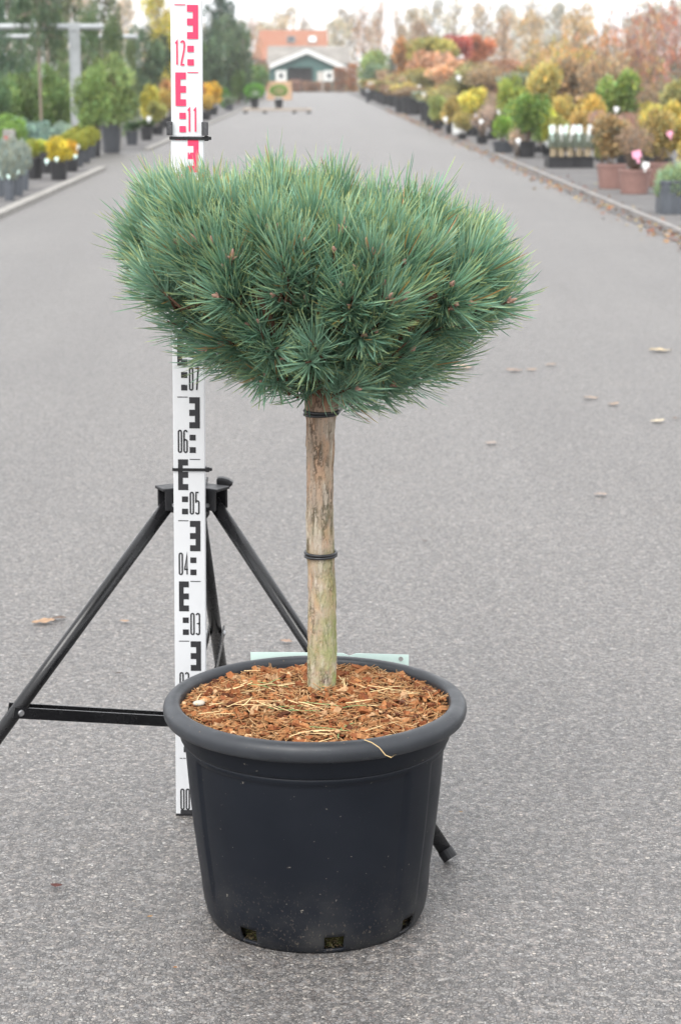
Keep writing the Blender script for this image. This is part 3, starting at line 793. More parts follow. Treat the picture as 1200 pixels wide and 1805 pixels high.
# --- mint label strip standing behind the tub
m = MB(); XL, XR = at(442, 1150, 2.943)[0], at(720, 1160, 2.943)[0]
nx = 24; V = []; F = []
def card_y(x): return 2.9415 - .25 * (x + .0365) ** 2
def card_top(x): return .3270 - .0035 * (x - XL) / (XR - XL) - (.004 if abs(x - .012) < .006 else 0)
for i in range(nx + 1):
    x = XL + (XR - XL) * i / nx
    for (yy, z) in ((0, .245), (0, card_top(x)), (.0012, card_top(x)), (.0012, .245)): V.append((x, card_y(x) + yy, z))
for i in range(nx):
    for k in range(4): F.append((i * 4 + k, i * 4 + 4 + k, i * 4 + 4 + (k + 1) % 4, i * 4 + (k + 1) % 4))
F += [(0, 1, 2, 3), (nx * 4 + 3, nx * 4 + 2, nx * 4 + 1, nx * 4)]
m.add(V, F); card = obj('label_strip', m.mesh('label_strip'), plain('mint_card', (.60, .75, .70), .5, .4, .04, 20))
tag(card, 'pale mint plastic label strip tucked behind the rim of the black tub', 'label')
m = MB(); hx = at(706, 1163, 2.94)[0]; m.lathe([(.0006, 0), (.0022, 0), (.0036, .0004)], 16, True); V = [(v[0] + hx, card_y(hx) - .0006 - v[2], v[1] + .3170) for v in m.V]
m2 = MB(); m2.add(V, m.F); obj('punched_hole', m2.mesh('punched_hole'), plain('hole_grey', (.30, .30, .29), .8), card)


# ================================================================== plants of the nursery
def leaf_arrays(P, D, L, W, C, r, flat=.5):
    """one kite-shaped leaf per row: foot P, direction D, length L, width W"""
    n = len(P); D = D / np.linalg.norm(D, axis=1)[:, None]
    q = r.normal(0, 1, (n, 3)); S = np.cross(D, q); S /= np.linalg.norm(S, axis=1)[:, None] + 1e-9
    U = np.cross(S, D)
    L = L[:, None]; W = W[:, None]
    V = np.stack([P, P + D * L * .45 + S * W * .5 + U * L * .06, P + D * L, P + D * L * .45 - S * W * .5 + U * L * .06], 1)
    return V.reshape(-1, 3), np.arange(4 * n).reshape(-1, 4), np.repeat(C, 4, 0)
def shade_var(r, n, val=.3, hue=.15):
    c = np.ones((n, 3)) * r.uniform(1 - val, 1 + val, (n, 1)); t_ = r.normal(0, hue, (n, 1)); return np.clip(c * (1 + t_ * np.array([[1, .15, -.8]])), .05, 3)
def blob_set(r, k, w, z0, z1, rb):
    B = []
    for i in range(k):
        a = r.uniform(0, 2 * np.pi); q = math.sqrt(r.random()) * (w / 2 - rb * .8); u = r.random()
        zc = z0 + rb + (z1 - z0 - 2 * rb) * u
        f = math.sqrt(max(.15, 1 - ((zc - (z0 + z1) / 2) / ((z1 - z0) / 2)) ** 2))
        B.append((q * f * math.cos(a), q * f * math.sin(a), zc, rb * r.uniform(.7, 1.15)))
    return B
def cloud(r, blobs, n, leaf, aspect, up=.3, val=.3, hue=.15, clumpval=.22):
    B = np.array(blobs); w = B[:, 3] ** 2; pick = r.choice(len(B), n, p=w / w.sum())
    d = r.normal(0, 1, (n, 3)); d /= np.linalg.norm(d, axis=1)[:, None]
    rad = B[pick, 3] * r.uniform(.35, 1.05, n) ** .6
    P = B[pick, :3] + d * rad[:, None] * np.array([1, 1, .9])
    D = d + r.normal(0, .5, (n, 3)) + np.array([0, 0, up])
    C = shade_var(r, n, val, hue) * (1 + r.normal(0, clumpval, len(B)))[pick][:, None].clip(.45, 1.6)
    L = leaf * r.uniform(.6, 1.3, n)
    return leaf_arrays(P, D, L, L * aspect, C, r)
def stems_mesh(name, r, k, w, h, r0=.012, spread=1.0, z0=0.0, wig=.03, n=5):
    mb = MB()
    for i in range(k):
        a = r.uniform(0, 6.28); q = spread * w / 2 * math.sqrt(r.random()); hh = h * r.uniform(.7, 1.0); P = []
        b0 = r.uniform(0, .12) * w
        for j in range(4):
            t_ = j / 3; rr0 = b0 + (q - b0) * t_
            P.append((rr0 * math.cos(a) + r.normal(0, wig) * t_, rr0 * math.sin(a) + r.normal(0, wig) * t_, z0 + (hh - z0) * t_))
        mb.tube(P, [r0, r0 * .8, r0 * .55, r0 * .25], n)
    return mb.mesh(name, True)
STEM = plain('stem_bark', (.17, .125, .09), .9, .2, .35, 25)
TRUNKM = plain('tree_bark', (.26, .215, .17), .9, .2, .3, 9, bump=.6, bscale=30)
TPL = {}
def tpl(name, fol, stem=None): TPL[name] = (fol, stem)
def mk(name, arrs):
    V = np.concatenate([a[0] for a in arrs]); o = np.cumsum([0] + [len(a[0]) for a in arrs])
    return np_mesh(name, V, quads=np.concatenate([a[1] + k for a, k in zip(arrs, o)]), colr=np.concatenate([a[2] for a in arrs]))
for v in range(3):                                             # leafy shrubs of three habits
    r = np.random.default_rng(100 + v)
    tpl('leafy%d' % v, mk('leafy', [cloud(r, blob_set(r, 16, 1, .12, 1, .20), 2600, .085, .55)]), stems_mesh('stems', r, 9, .7, .8, .012))
for v in range(2):                                             # fine twiggy shrubs with few leaves
    r = np.random.default_rng(120 + v); mb = MB()
    st = stems_mesh('stems', r, 60, 1.0, 1.0, .006, 1.0, wig=.05, n=3)
    tpl('twiggy%d' % v, mk('sparse', [cloud(r, blob_set(r, 14, 1, .15, 1, .2), 1500, .05, .5, val=.4)]), st)
for v in range(2):                                             # bushy conifers with upswept sprays
    r = np.random.default_rng(140 + v); B = blob_set(r, 34, 1, .0, 1, .15)
    tpl('conifer%d' % v, mk('sprays', [cloud(r, B, 5200, .085, .26, up=.7, val=.35, hue=.1, clumpval=.3)]), stems_mesh('stems', r, 3, .3, .8, .03))
r = np.random.default_rng(150); B = []                         # pillar conifer
for i in range(46):
    u = r.random(); a = r.uniform(0, 6.28); q = .36 * math.sqrt(r.random()) * (1 - .75 * u ** 2.2); B.append((q * math.cos(a), q * math.sin(a), .05 + .88 * u, .14 * (1 - .45 * u)))
tpl('pillar', mk('pillar', [cloud(r, B, 5200, .06, .28, up=1.1, val=.35, hue=.1, clumpval=.25)]), stems_mesh('stems', r, 1, .05, .8, .03))
r = np.random.default_rng(151)                                 # clipped ball
d = r.normal(0, 1, (4200, 3)); d /= np.linalg.norm(d, axis=1)[:, None]
P = np.array([0, 0, .5]) + d * .5 * r.uniform(.86, 1.0, (4200, 1)); L = .06 * r.uniform(.6, 1.3, 4200)
tpl('ball', mk('ball', [leaf_arrays(P, d + r.normal(0, .6, d.shape), L, L * .5, shade_var(r, 4200, .35, .1), r)]), None)
r = np.random.default_rng(152)                                 # low heather and silver cushions: upright sprigs
n_ = 1800; a = r.uniform(0, 6.28, n_); q = np.sqrt(r.random(n_)) * .42
P = np.stack([q * np.cos(a), q * np.sin(a), r.uniform(0, .7, n_) * np.sqrt(np.clip(1 - (q / .5) ** 2, .1, 1))], -1); D = np.stack([np.cos(a) * q * 1.6, np.sin(a) * q * 1.6, np.ones(n_)], -1) + r.normal(0, .22, (n_, 3)); L = .30 * r.uniform(.6, 1.1, n_)
tpl('sprig', mk('sprig', [leaf_arrays(P, D, L, L * .14, shade_var(r, n_, .35, .12), r)]), None)
for v in range(2):                                             # young whips: tall thin stems with scattered leaves
    r = np.random.default_rng(160 + v)
    B = [(r.normal(0, .22), r.normal(0, .22), r.uniform(.3, 1.0), .09) for i in range(26)]
    tpl('whip%d' % v, mk('whip_leaves', [cloud(r, B, 900, .05, .6, val=.35, hue=.25)]), stems_mesh('stems', r, 9, 1.0, 1.0, .010, 1.0, wig=.04, n=4))
def tree_tpl(name, seed, n, leaf, kb, top_narrow, z0, limbs=14, twigs=90):
    r = np.random.default_rng(seed); mb = MB()
    mb.tube([(0, 0, 0), (.01, .005, .3), (-.005, .01, .6), (.01, 0, .9)], [.028, .022, .014, .004], 7)
    B = []; ends = []
    for i in range(limbs):
        h0 = z0 * .8 + (.88 - z0 * .8) * i / limbs; a = i * 2.4 + r.uniform(-.4, .4)
        w = .36 * (1 - top_narrow * (h0 - z0 * .8) / (1 - z0)) * r.uniform(.7, 1.1); up = r.uniform(.10, .24)
        e = (w * math.cos(a), w * math.sin(a), min(.97, h0 + up)); mb.tube([(0, 0, h0), (e[0] * .5, e[1] * .5, h0 + up * .35), e], [.010, .007, .002], 5)
        ends.append(e)
        for k in range(kb): B.append((e[0] * r.uniform(.35, 1.05) + r.normal(0, .04), e[1] * r.uniform(.35, 1.05) + r.normal(0, .04), min(.97, h0 + up * r.uniform(.3, 1.15) + r.normal(0, .03)), r.uniform(.05, .10)))
        for k in range(twigs // limbs):
            t_ = r.uniform(.3, 1); p = np.array([e[0] * t_, e[1] * t_, h0 + up * t_ * t_]); q = p + np.array([r.normal(0, .06), r.normal(0, .06), r.uniform(.02, .12)]); mb.tube([p, q], [.0035, .001], 3)
    tpl(name, mk(name, [cloud(r, B, n, leaf, .55, up=.2, val=.35, hue=.18, clumpval=.3)]), mb.mesh(name + '_limbs', True))
tree_tpl('tree0', 201, 4200, .030, 5, .75, .18); tree_tpl('tree1', 202, 3600, .030, 4, .55, .25)
tree_tpl('tree2', 203, 2200, .026, 4, .85, .12, 18, 200); tree_tpl('maple', 204, 3800, .045, 4, .2, .45, 9, 40)
r = np.random.default_rng(205); mb = MB(); B = []                # old pine: bare trunk with drooping layered boughs
mb.tube([(0, 0, 0), (.005, 0, .5), (0, .01, 1)], [.022, .017, .006], 8)
for i in range(16):
    h0 = .35 + .6 * i / 16; a = i * 2.4; w = .30 * (1 - .6 * i / 16)
    e = (w * math.cos(a), w * math.sin(a), h0 - .02); mb.tube([(0, 0, h0), e], [.008, .002], 5)
    for k in range(6): t_ = r.uniform(.3, 1.1); B.append((e[0] * t_ + r.normal(0, .02), e[1] * t_ + r.normal(0, .02), h0 + r.normal(0, .02), .05))
tpl('oldpine', mk('oldpine', [cloud(r, B, 4600, .045, .2, up=.3, val=.35, hue=.1)]), mb.mesh('oldpine_limbs', True))

def pot_mesh(name, taper=.80, n=20):
    mb = MB(); mb.lathe([(.5 * taper - .02, 0), (.5 * taper, .015), (.475, .88), (.475, .885), (.5, .89), (.5, .985), (.49, 1.0), (.455, 1.0), (.445, .93), (.05, .92)], n, True, True)
    return mb.mesh(name, False)
POT_ME = pot_mesh('nursery_pot')
def potm(name, c):
    return plain('pot_' + name, c, .5, .45, .2, 12)
POTC = {'black': potm('black', (.022, .022, .024)), 'grey': potm('grey', (.085, .095, .11)), 'slate': potm('slate', (.050, .054, .062)), 'mauve': potm('mauve', (.235, .135, .115))}
POTMESH = {}
for k_, m_ in POTC.items():
    me = POT_ME.copy(); me.materials.clear(); me.materials.append(m_); POTMESH[k_] = me
TAGM = {'white': plain('tag_white', (.66, .67, .66), .4, .4, .05, 30), 'pink': plain('tag_pink', (.75, .32, .45), .4, .4, .25, 30), 'mint': plain('tag_mint', (.62, .80, .74), .4, .4, .05, 30)}
TAGME = {}
for k_, m_ in TAGM.items():
    mb = MB(); mb.prism([(-.12, 0), (.12, 0), (.14, .42), (.5, .5), (.5, .95), (.4, 1.05), (-.4, 1.05), (-.5, .95), (-.5, .5), (-.14, .42)], -.02, .02); me = mb.mesh('tag'); me.materials.append(m_); TAGME[k_] = me
def Yof(py): return gp(600, py)[1]
rp = random.Random(21)
def plant(kind, name, label, cat, px, py, wpx, top, tint, pot=None, pw=None, ph=None, tags=(), group=None, Y=None, lift=None, dark_stem=None):
    """px: middle, py: the row where it meets the ground (or Y: how far it stands), wpx: width and top: upper edge in the photograph"""
    if Y is None: Y = Yof(py)
    s_ = ppm(Y, .6); w = wpx / s_; X = at(px, 200, Y)[0]; h_ = at(px, top, Y)[2]
    root = empty(name, (X, Y, .004), label, cat, group, rp.uniform(0, 6.28))
    z0 = 0
    if pot:
        pw_ = pw / s_ if pw else w * .55; ph_ = ph / s_ if ph else pw_ * .85
        obj('pot', POTMESH[pot], None, root, (0, 0, 0), None, (pw_, pw_, ph_)); z0 = ph_ * .9
    if lift is not None: z0 = lift
    fol, st = TPL[kind]; hh = max(.05, h_ - z0)
    if len(fol.materials) == 0: fol.materials.append(LEAF)
    tree = kind[:4] in ('tree', 'mapl', 'oldp')
    if Y > 38 and X > -1.5: tint = tuple(q * .74 + .26 * g_ for q, g_ in zip(tint, (.30, .27, .20)))  # far plants outside the left beds: distance haze washed into the tint
    tint = tuple(min(.8, q * (1.75 if kind[:4] in ('coni', 'pill') else 1.25)) for q in tint)
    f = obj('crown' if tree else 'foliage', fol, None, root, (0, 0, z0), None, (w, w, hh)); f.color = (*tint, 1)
    if st is not None:
        if len(st.materials) == 0: st.materials.append(TRUNKM if tree else STEM)
        obj('trunk' if tree else 'stems', st, None, root, (0, 0, z0 - .01 if pot else 0), None, (w, w, hh if pot or tree else hh + z0))
    for (tc_, ox, oz, sz) in tags:                            # ox, oz in shrub widths and heights, towards the road
        a = -root.rotation_euler.z
        v = Vector((ox * w, -.52 * w if oz < .8 else -.3 * w, 0)); v.rotate(Matrix.Rotation(a, 3, 'Z'))
        obj('plant_tag', TAGME[tc_], None, root, (v.x, v.y, z0 + oz * hh), (R(-12), R(rp.uniform(-15, 15)), a + rp.uniform(-.3, .3)), (sz * .72, .05, sz * .95))
    return root
GRN, DGR, OLV, YEL, YGR, ORG, RUST, TAN, SIL, BLU, REDC, PALE = (.085, .15, .045), (.05, .09, .04), (.21, .20, .065), (.52, .40, .05), (.34, .37, .06), (.50, .22, .06), (.33, .15, .075), (.40, .31, .19), (.30, .34, .29), (.155, .225, .19), (.42, .06, .05), (.46, .41, .31)

# ---- left bed, from the kerb back
for i, (px, py) in enumerate([(-6, 348), (12, 354), (28, 346), (38, 336), (4, 334), (20, 328)]):
    plant('sprig', 'potted_lavender', 'silver-grey lavender-like cushion in a small blue-grey pot at the kerb', 'potted plant', px, py, 30, py - 96, SIL, 'grey', 21, 38, [('mint', .1, .05, .05)], 'silver cushions in small grey pots')
plant('leafy0', 'potted_shrub', 'light green leafy shrub in a dark pot between silver cushions and the golden conifer', 'potted plant', 58, 316, 46, 243, YGR, 'black', 32, 38)
plant('leafy1', 'potted_shrub', 'light green leafy shrub in a dark pot directly behind the golden conifer', 'potted plant', 78, 306, 40, 246, (.25, .33, .07), 'black', 30, 36)
g = plant('conifer0', 'golden_conifer', 'small golden yellow conifer with a mint ribbon tag in a round black pot', 'potted plant', 101, 318, 52, 238, (.34, .28, .035), 'black', 33, 34, [('mint', -.34, -.06, .07), ('mint', .02, .03, .06)])
plant('conifer1', 'golden_conifer', 'orange-gold dwarf conifer in a black pot half hidden behind the golden conifer', 'potted plant', 124, 303, 26, 246, (.38, .24, .03), 'black', 26, 28, [('mint', .3, -.1, .06)])
for i, (px, py) in enumerate([(136, 294), (149, 287), (158, 279), (129, 283), (142, 275), (118, 290)]):
    plant('sprig', 'potted_heather', 'yellow-green heather cushion in a grey square-set pot with a white tag', 'potted plant', px, py, 34, py - 60, (.30, .31, .06), 'slate', 21, 31, [('white', 0, .0, .085)], 'yellow-green heathers in grey pots')
for i, (px, py, c) in enumerate([(45, 290, BLU), (70, 283, BLU), (95, 278, (.18, .24, .20)), (30, 280, BLU), (112, 272, (.17, .22, .17))]):
    plant('conifer%d' % (i % 2), 'blue_dwarf_conifer', 'blue-grey dwarf conifer standing behind the golden conifer and heathers', 'potted plant', px, py, 46, 206 + (i % 3) * 6, c, 'black', 24, 24, (), 'blue dwarf conifers')
plant('conifer1', 'potted_conifer', 'bright green low conifer behind the red-banded post', 'potted plant', 22, 292, 62, 200, (.13, .21, .05), 'black', 30, 24)
# tubs of the large junipers
plant('conifer0', 'potted_juniper', 'large olive green juniper in a wide black tub beside the steel post', 'potted tree', 196, 270, 96, 88, (.125, .165, .06), 'slate', 36, 50)
plant('conifer1', 'potted_juniper', 'large dull green juniper in a narrow black tub with a pale rim', 'potted tree', 166, 276, 80, 112, (.12, .17, .055), 'black', 24, 52)
for i, (px, Y, wp, top, c) in enumerate([(30, 34, 110, 125, (.11, .16, .055)), (90, 35, 90, 110, (.10, .15, .05)), (150, 37, 70, 118, (.14, .18, .06)), (-10, 33, 70, 100, (.08, .13, .06))]):
    plant('conifer%d' % (i % 2), 'juniper_bush', 'broad green juniper bush behind the steel frame', 'shrub', px, 0, wp, top, c, None, Y=Y, group='junipers behind the steel frame')
for i, (px, Y, wp, top, c) in enumerate([(205, 41, 78, 24, (.085, .12, .055)), (160, 44, 80, 8, (.085, .125, .06)), (110, 43, 80, 10, (.10, .14, .06)), (50, 46, 90, -25, (.07, .11, .06)), (-5, 42, 80, -30, (.06, .10, .06)), (235, 48, 40, 60, (.10, .13, .06))]):
    plant('pillar', 'columnar_conifer', 'tall green columnar conifer behind the steel frames', 'tree', px, 0, wp * 1.15, top, c, None, Y=Y, group='columnar conifers behind the steel frames')
for i, (px, Y, wp, top, c) in enumerate([(20, 58, 120, -60, (.07, .10, .05)), (120, 60, 120, -50, (.085, .12, .05)), (190, 66, 100, -30, (.09, .12, .055))]):
    plant('tree1', 'evergreen_tree', 'tall dark evergreen tree above the columnar conifers', 'tree', px, 0, wp * 1.2, top, c, None, Y=Y, group='dark evergreen trees at the back of the conifer bed')
plant('oldpine', 'scots_pine', 'tall pine with a bare brown trunk tied beside the steel frame', 'tree', 73, 0, 130, -330, (.075, .11, .06), None, Y=32.5)
plant('oldpine', 'scots_pine', 'slimmer pine with a red-brown trunk behind the bare brown trunk', 'tree', 88, 0, 110, -190, (.075, .11, .06), None, Y=40)
plant('tree0', 'yellow_tree', 'yellow-leaved tree standing above the dark conifers', 'tree', 282, 0, 110, -40, (.42, .36, .05), None, Y=75)
for i, (px, Y, wp, top, c) in enumerate([(262, 70, 74, 38, (.055, .085, .045)), (300, 76, 60, 34, (.06, .09, .05)), (372, 84, 60, 28, (.06, .09, .05)), (414, 88, 66, 24, (.07, .10, .055)), (338, 80, 56, 40, (.06, .09, .045))]):
    plant('conifer%d' % (i % 2), 'dark_evergreen', 'tall rounded dark evergreen bush in the far part of the conifer bed', 'tree', px, 0, wp * 1.15, top, c, None, Y=Y, group='rounded dark evergreens')
plant('oldpine', 'old_pine', 'crooked pine with layered boughs rising over the dark evergreens', 'tree', 392, 0, 150, -22, (.05, .085, .06), None, Y=98)
for i, (px, py, wp, top, c, pt) in enumerate([(232, 256, 34, 214, DGR, 'slate'), (258, 248, 32, 210, (.07, .11, .04), 'black')]):
    plant('leafy%d' % i, 'potted_shrub', ['dark green low shrub in a slate pot past the pale post', 'dark green low shrub in a black pot with a white tag past the pale post'][i], 'potted plant', px, py, wp, top, c, pt, 23, 24, [('white', .2, .6, .12)] if i else ())
for i, (px, py, wp, top, c) in enumerate([(262, 232, 40, 146, (.42, .38, .07)), (288, 226, 38, 152, (.36, .27, .08)), (278, 238, 40, 178, (.30, .30, .10)), (374, 203, 40, 142, (.55, .36, .05)), (362, 212, 34, 165, (.45, .32, .08)), (300, 220, 36, 140, (.40, .22, .10)), (345, 208, 40, 138, (.36, .16, .08))]):
    plant('leafy%d' % (i % 3), 'autumn_shrub', ['yellow-green shrub past the pale post', 'brownish-gold shrub past the pale post', 'low olive shrub past the pale post', 'bright orange-yellow shrub before the dark evergreens', 'low tawny shrub beneath the bright orange-yellow shrub', 'rust-tinged shrub half hidden by the measuring staff', 'russet shrub just behind the measuring staff'][i], 'shrub', px, py, wp, top, c, 'black', 22, 14)
plant('ball', 'clipped_box_ball', 'small clipped green ball beside the orange-yellow shrub', 'shrub', 397, 191, 20, 156, (.08, .19, .03), None)
plant('leafy1', 'potted_shrub', 'grey-green low shrub in a slate pot near the small clipped ball', 'potted plant', 404, 195, 26, 170, (.20, .25, .17), 'slate', 16, 10)
for i, (px, py, wp, top, c) in enumerate([(420, 184, 30, 120, (.10, .16, .05)), (440, 178, 40, 106, (.12, .20, .06)), (462, 176, 30, 112, (.10, .17, .06))]):
    plant('leafy%d' % i, 'green_shrub', 'loose mid green shrub at the end of the conifer bed', 'shrub', px, py, wp, top, c, None, group='green shrubs at the end of the conifer bed')

# ---- clipped balls in pots, low barrier, crate
BOX = (.14, .34, .045)
Yb = Yof(190)
def ball_pot(px, py, wball, bt, bb, pt, label):
    Y = Yof(py); s_ = ppm(Y, .3); X = at(px, 180, Y)[0]
    root = empty('potted_box_ball', (X, Y, .004), label, 'potted plant', None, 0)
    pw_ = 15.5 / s_; ph_ = (py - pt) / s_
    obj('pot', POTMESH['black'], None, root, None, None, (pw_, pw_, ph_))
    zb = at(px, bb, Y)[2]; zt = at(px, bt, Y)[2]
    fol = TPL['ball'][0]
    if len(fol.materials) == 0: fol.materials.append(LEAF)
    f = obj('foliage', fol, None, root, (0, 0, zb), None, (wball / s_, wball / s_, zt - zb)); f.color = (*BOX, 1)
    mb = MB(); mb.tube([(0, 0, ph_ * .9), (0, 0, zb + .05)], .02, 7); obj('stem', mb.mesh('stem'), STEM, root)
    return root, pw_, ph_
ball_pot(449, 190, 36, 147, 174, 172, 'clipped box ball sitting low in a black pot, behind the low barrier')
root, pw_, ph_ = ball_pot(491.5, 191, 31, 149.5, 170, 173, 'flattened clipped box ball on a short stem in a white-rimmed black pot')
mb = MB(); mb.lathe([(.505, .9), (.525, .9), (.53, 1.02), (.46, 1.03), (.455, .95)], 20); obj('white_rim', mb.mesh('white_rim'), TAGM['white'], root, None, None, (pw_, pw_, ph_))
Yl = Yof(200); s_ = ppm(Yl); X0, X1 = at(428, 190, Yl)[0], at(549, 190, Yl)[0]
WOODG = plain('weathered_wood', (.36, .31, .26), .85, .2, .25, 6); WOODT = plain('tan_wood', (.52, .34, .21), .8, .2, .2, 5)
bar = empty('low_barrier', ((X0 + X1) / 2, Yl, 0), 'long low weathered timber beam on short dark feet lying across the road', 'barrier')
mb = MB(); mb.box((0, 0, .125), (X1 - X0, .10, .085)); bevel(obj('beam', mb.mesh('beam'), WOODG, bar), .01)
for f in (-.46, -.18, .25, .46):
    mb = MB(); mb.box(((X1 - X0) * f, 0, .041), (.14, .22, .082)); bevel(obj('foot', mb.mesh('foot'), POTC['slate'], bar), .01)
Yc = Yof(176); s_ = ppm(Yc); X0, X1 = at(470, 170, Yc)[0], at(514, 170, Yc)[0]; hc = at(490, 143, Yc)[2]
cr = empty('wooden_crate', ((X0 + X1) / 2, Yc + .5, 0), 'tan slatted wooden crate standing behind the clipped balls', 'crate')
wd = X1 - X0
for k in range(6):
    zc = hc * (k + .5) / 6; hs = hc / 6 - .018
    for (y_, nm) in ((-.5, 0), (.5, 1)):
        mb = MB(); mb.box((0, y_, zc), (wd, .024, hs)); obj('slat', mb.mesh('slat'), WOODT, cr)
    for x_ in (-1, 1):
        mb = MB(); mb.box((x_ * (wd / 2 - .012), 0, zc), (.022, .97, hs)); obj('slat', mb.mesh('slat'), WOODT, cr)
for x_ in (-1, 1):
    for y_ in (-1, 1):
        mb = MB(); mb.box((x_ * (wd / 2 - .062), y_ * .448, hc / 2), (.07, .07, hc - .004)); obj('corner_post', mb.mesh('corner_post'), WOODT, cr)

# ---- steel frames, posts
GALV = plain('galvanised', (.40, .42, .43), .55, .5, .15, 4, metallic=.3)
def t_frame(px_post, Y, x_end_px, ytop, label, wpost):
    s_ = ppm(Y, 1.2); Xp = at(px_post, 100, Y)[0]; Xe = at(x_end_px, 100, Y)[0]; zt = at(px_post, ytop, Y)[2]
    fr = empty('steel_frame', (Xp, Y, 0), label, 'frame')
    mb = MB(); w = wpost
    mb.box((0, -.045, (zt - .05) / 2), (w, .012, zt - .10)); mb.box((0, .045, (zt - .05) / 2), (w, .012, zt - .10)); mb.box((0, 0, (zt - .05) / 2), (.02, .078, zt - .10))
    for sx in (-1, 1): mb.box((sx * (w / 2 - .012), -.064, (zt - .05) / 2), (.022, .025, zt - .12))
    obj('post', mb.mesh('post'), GALV, fr)
    mb = MB(); L0 = -6.5
    mb.tube([(L0, 0, zt - .03), (Xe - Xp - .02, 0, zt - .03), (Xe - Xp, 0, zt - .03)], [.05, .05, .035], 14); obj('crossbar', mb.mesh('crossbar', True), GALV, fr)
    mb = MB(); mb.box((0, 0, zt - .03), (w * 1.1, .13, .13)); bevel(obj('joint_plate', mb.mesh('joint_plate'), GALV, fr), .01)
    return fr
t_frame(133, 33.0, 182, 44, 'galvanised steel T-frame with a thick post, standing among the heathers', .17)
t_frame(-60, 45.0, 243, 62, 'thinner galvanised frame whose crossbar shows behind the thick-post frame', .14)
Yp = Yof(262); s_ = ppm(Yp); Xp = at(210, 240, Yp)[0]; zt = at(210, 219, Yp)[2]
ps = empty('marker_post', (Xp, Yp, .004), 'short pale concrete post with a white cap at the bed corner', 'post')
mb = MB(); mb.box((0, 0, zt * .46), (.085, .085, zt * .92)); bevel(obj('shaft', mb.mesh('shaft'), KERB, ps), .008)
mb = MB(); mb.box((0, 0, zt * .96), (.105, .105, zt * .08)); bevel(obj('cap', mb.mesh('cap'), TAGM['white'], ps), .008)
Yp = 26.0; s_ = ppm(Yp); Xp = at(17, 240, Yp)[0]; zt = at(17, 229, Yp)[2]; zb = at(17, 258, Yp)[2]
ps = empty('banded_post', (Xp, Yp, .004), 'grey square post with a red-banded plate near its top, among green conifers', 'post')
mb = MB(); mb.box((0, 0, zt / 2), (.15, .12, zt)); bevel(obj('shaft', mb.mesh('shaft'), KERB, ps), .01)
REDP = plain('red_paint', (.42, .06, .05), .5, .4, .2, 10)
for (a_, b_) in ((241, 247), (250, 257)):
    za, zb2 = at(17, a_, Yp)[2], at(17, b_, Yp)[2]
    mb = MB(); mb.box((0, -.063, (za + zb2) / 2), (.125, .008, za - zb2)); obj('red_band', mb.mesh('red_band'), REDP, ps)

# ---- buildings
GREENW = plain('green_boards', (.060, .125, .115), .7, .3, .15, 1.5); WHITEP = plain('white_paint', (.66, .66, .65), .6, .3, .06, 3)
DARKIN = plain('dark_interior', (.02, .018, .016), .9, .1, .3, 2); GREYROOF = plain('grey_roof', (.235, .22, .20), .9, .2, .25, .9)
def tile_mat():
    t = NT('red_tiles'); br = t.n('ShaderNodeTexBrick'); t.set(br.inputs['Vector'], t.tc()); br.inputs['Scale'].default_value = 4
    br.inputs['Color1'].default_value = (.36, .16, .10, 1); br.inputs['Color2'].default_value = (.30, .135, .085, 1); br.inputs['Mortar'].default_value = (.22, .09, .06, 1)
    t.base(t.mix(t.ramp(t.noise(1.1, 5, .6), [(.45, 0.0), (.75, .5)]), br.outputs['Color'], (.33, .20, .13))).rough(.85).spec(.2).bump(br.outputs['Fac'], .4, .03); return t.m
TILES = tile_mat(); GLASS = plain('window_glass', (.03, .035, .04), .08, .6, .1, 2); BRICKW = plain('brick_wall', (.28, .14, .10), .9, .2, .2, 2)
Yg = 164.0; s_ = ppm(Yg, 2); bx = at(545, 120, Yg)[0]
def bz(py, Y=Yg): return at(545, py, Y)[2]
def bX(px, Y=Yg): return at(px, 120, Y)[0]
barn = empty('green_barn', (bx, Yg, 0), 'dark green boarded barn with a white-edged gable, wide dark doorway and white windows', 'barn')
xl, xr = bX(485) - bx, bX(606) - bx; ze, za = bz(113), bz(90)
ax_ = bX(541) - bx; DB = 9.0
dl, dr, dt = bX(507) - bx, bX(551) - bx, bz(119)
mb = MB()
mb.prism([(xl, 0), (dl, 0), (dl, dt), (dr, dt), (dr, 0), (xr, 0), (xr, ze - .25), (ax_, za), (xl, ze)], 0, .18)
mb.box(((xl + .09), .18 + DB / 2, ze / 2), (.18, DB, ze)); mb.box(((xr - .09), .18 + DB / 2, ze / 2 - .13), (.18, DB, ze - .26)); mb.box(((xl + xr) / 2, DB + .3, ze / 2), (xr - xl, .18, ze))
obj('wall', mb.mesh('wall'), GREENW, barn)
mb = MB(); mb.box(((dl + dr) / 2, 2.6, dt / 2), (dr - dl + .5, .1, dt + .3)); obj('doorway_shade_panel', mb.mesh('doorway_shade_panel'), DARKIN, barn)  # near-black panel behind the doorway, the barn's inner shade put into its colour
for f in (0.0, .33, .66):
    mb = MB(); mb.box((dl + (dr - dl) * (f + .17), .5, dt / 2), ((dr - dl) * .29, .06, dt * .96)); obj('door_leaf', mb.mesh('door_leaf'), plain('dark_timber', (.035, .03, .03), .8, .2), barn)
def slope(mb, x0, z0, x1, z1, y0, y1, th=.12):
    mb.add([(x0, y0, z0), (x1, y0, z1), (x1, y1, z1), (x0, y1, z0), (x0, y0, z0 + th), (x1, y0, z1 + th), (x1, y1, z1 + th), (x0, y1, z0 + th)], [(0, 3, 2, 1), (4, 5, 6, 7), (0, 1, 5, 4), (1, 2, 6, 5), (2, 3, 7, 6), (3, 0, 4, 7)])
oh = .45; gl = (za - ze) / (ax_ - xl); gr_ = (za - ze + .25) / (xr - ax_)
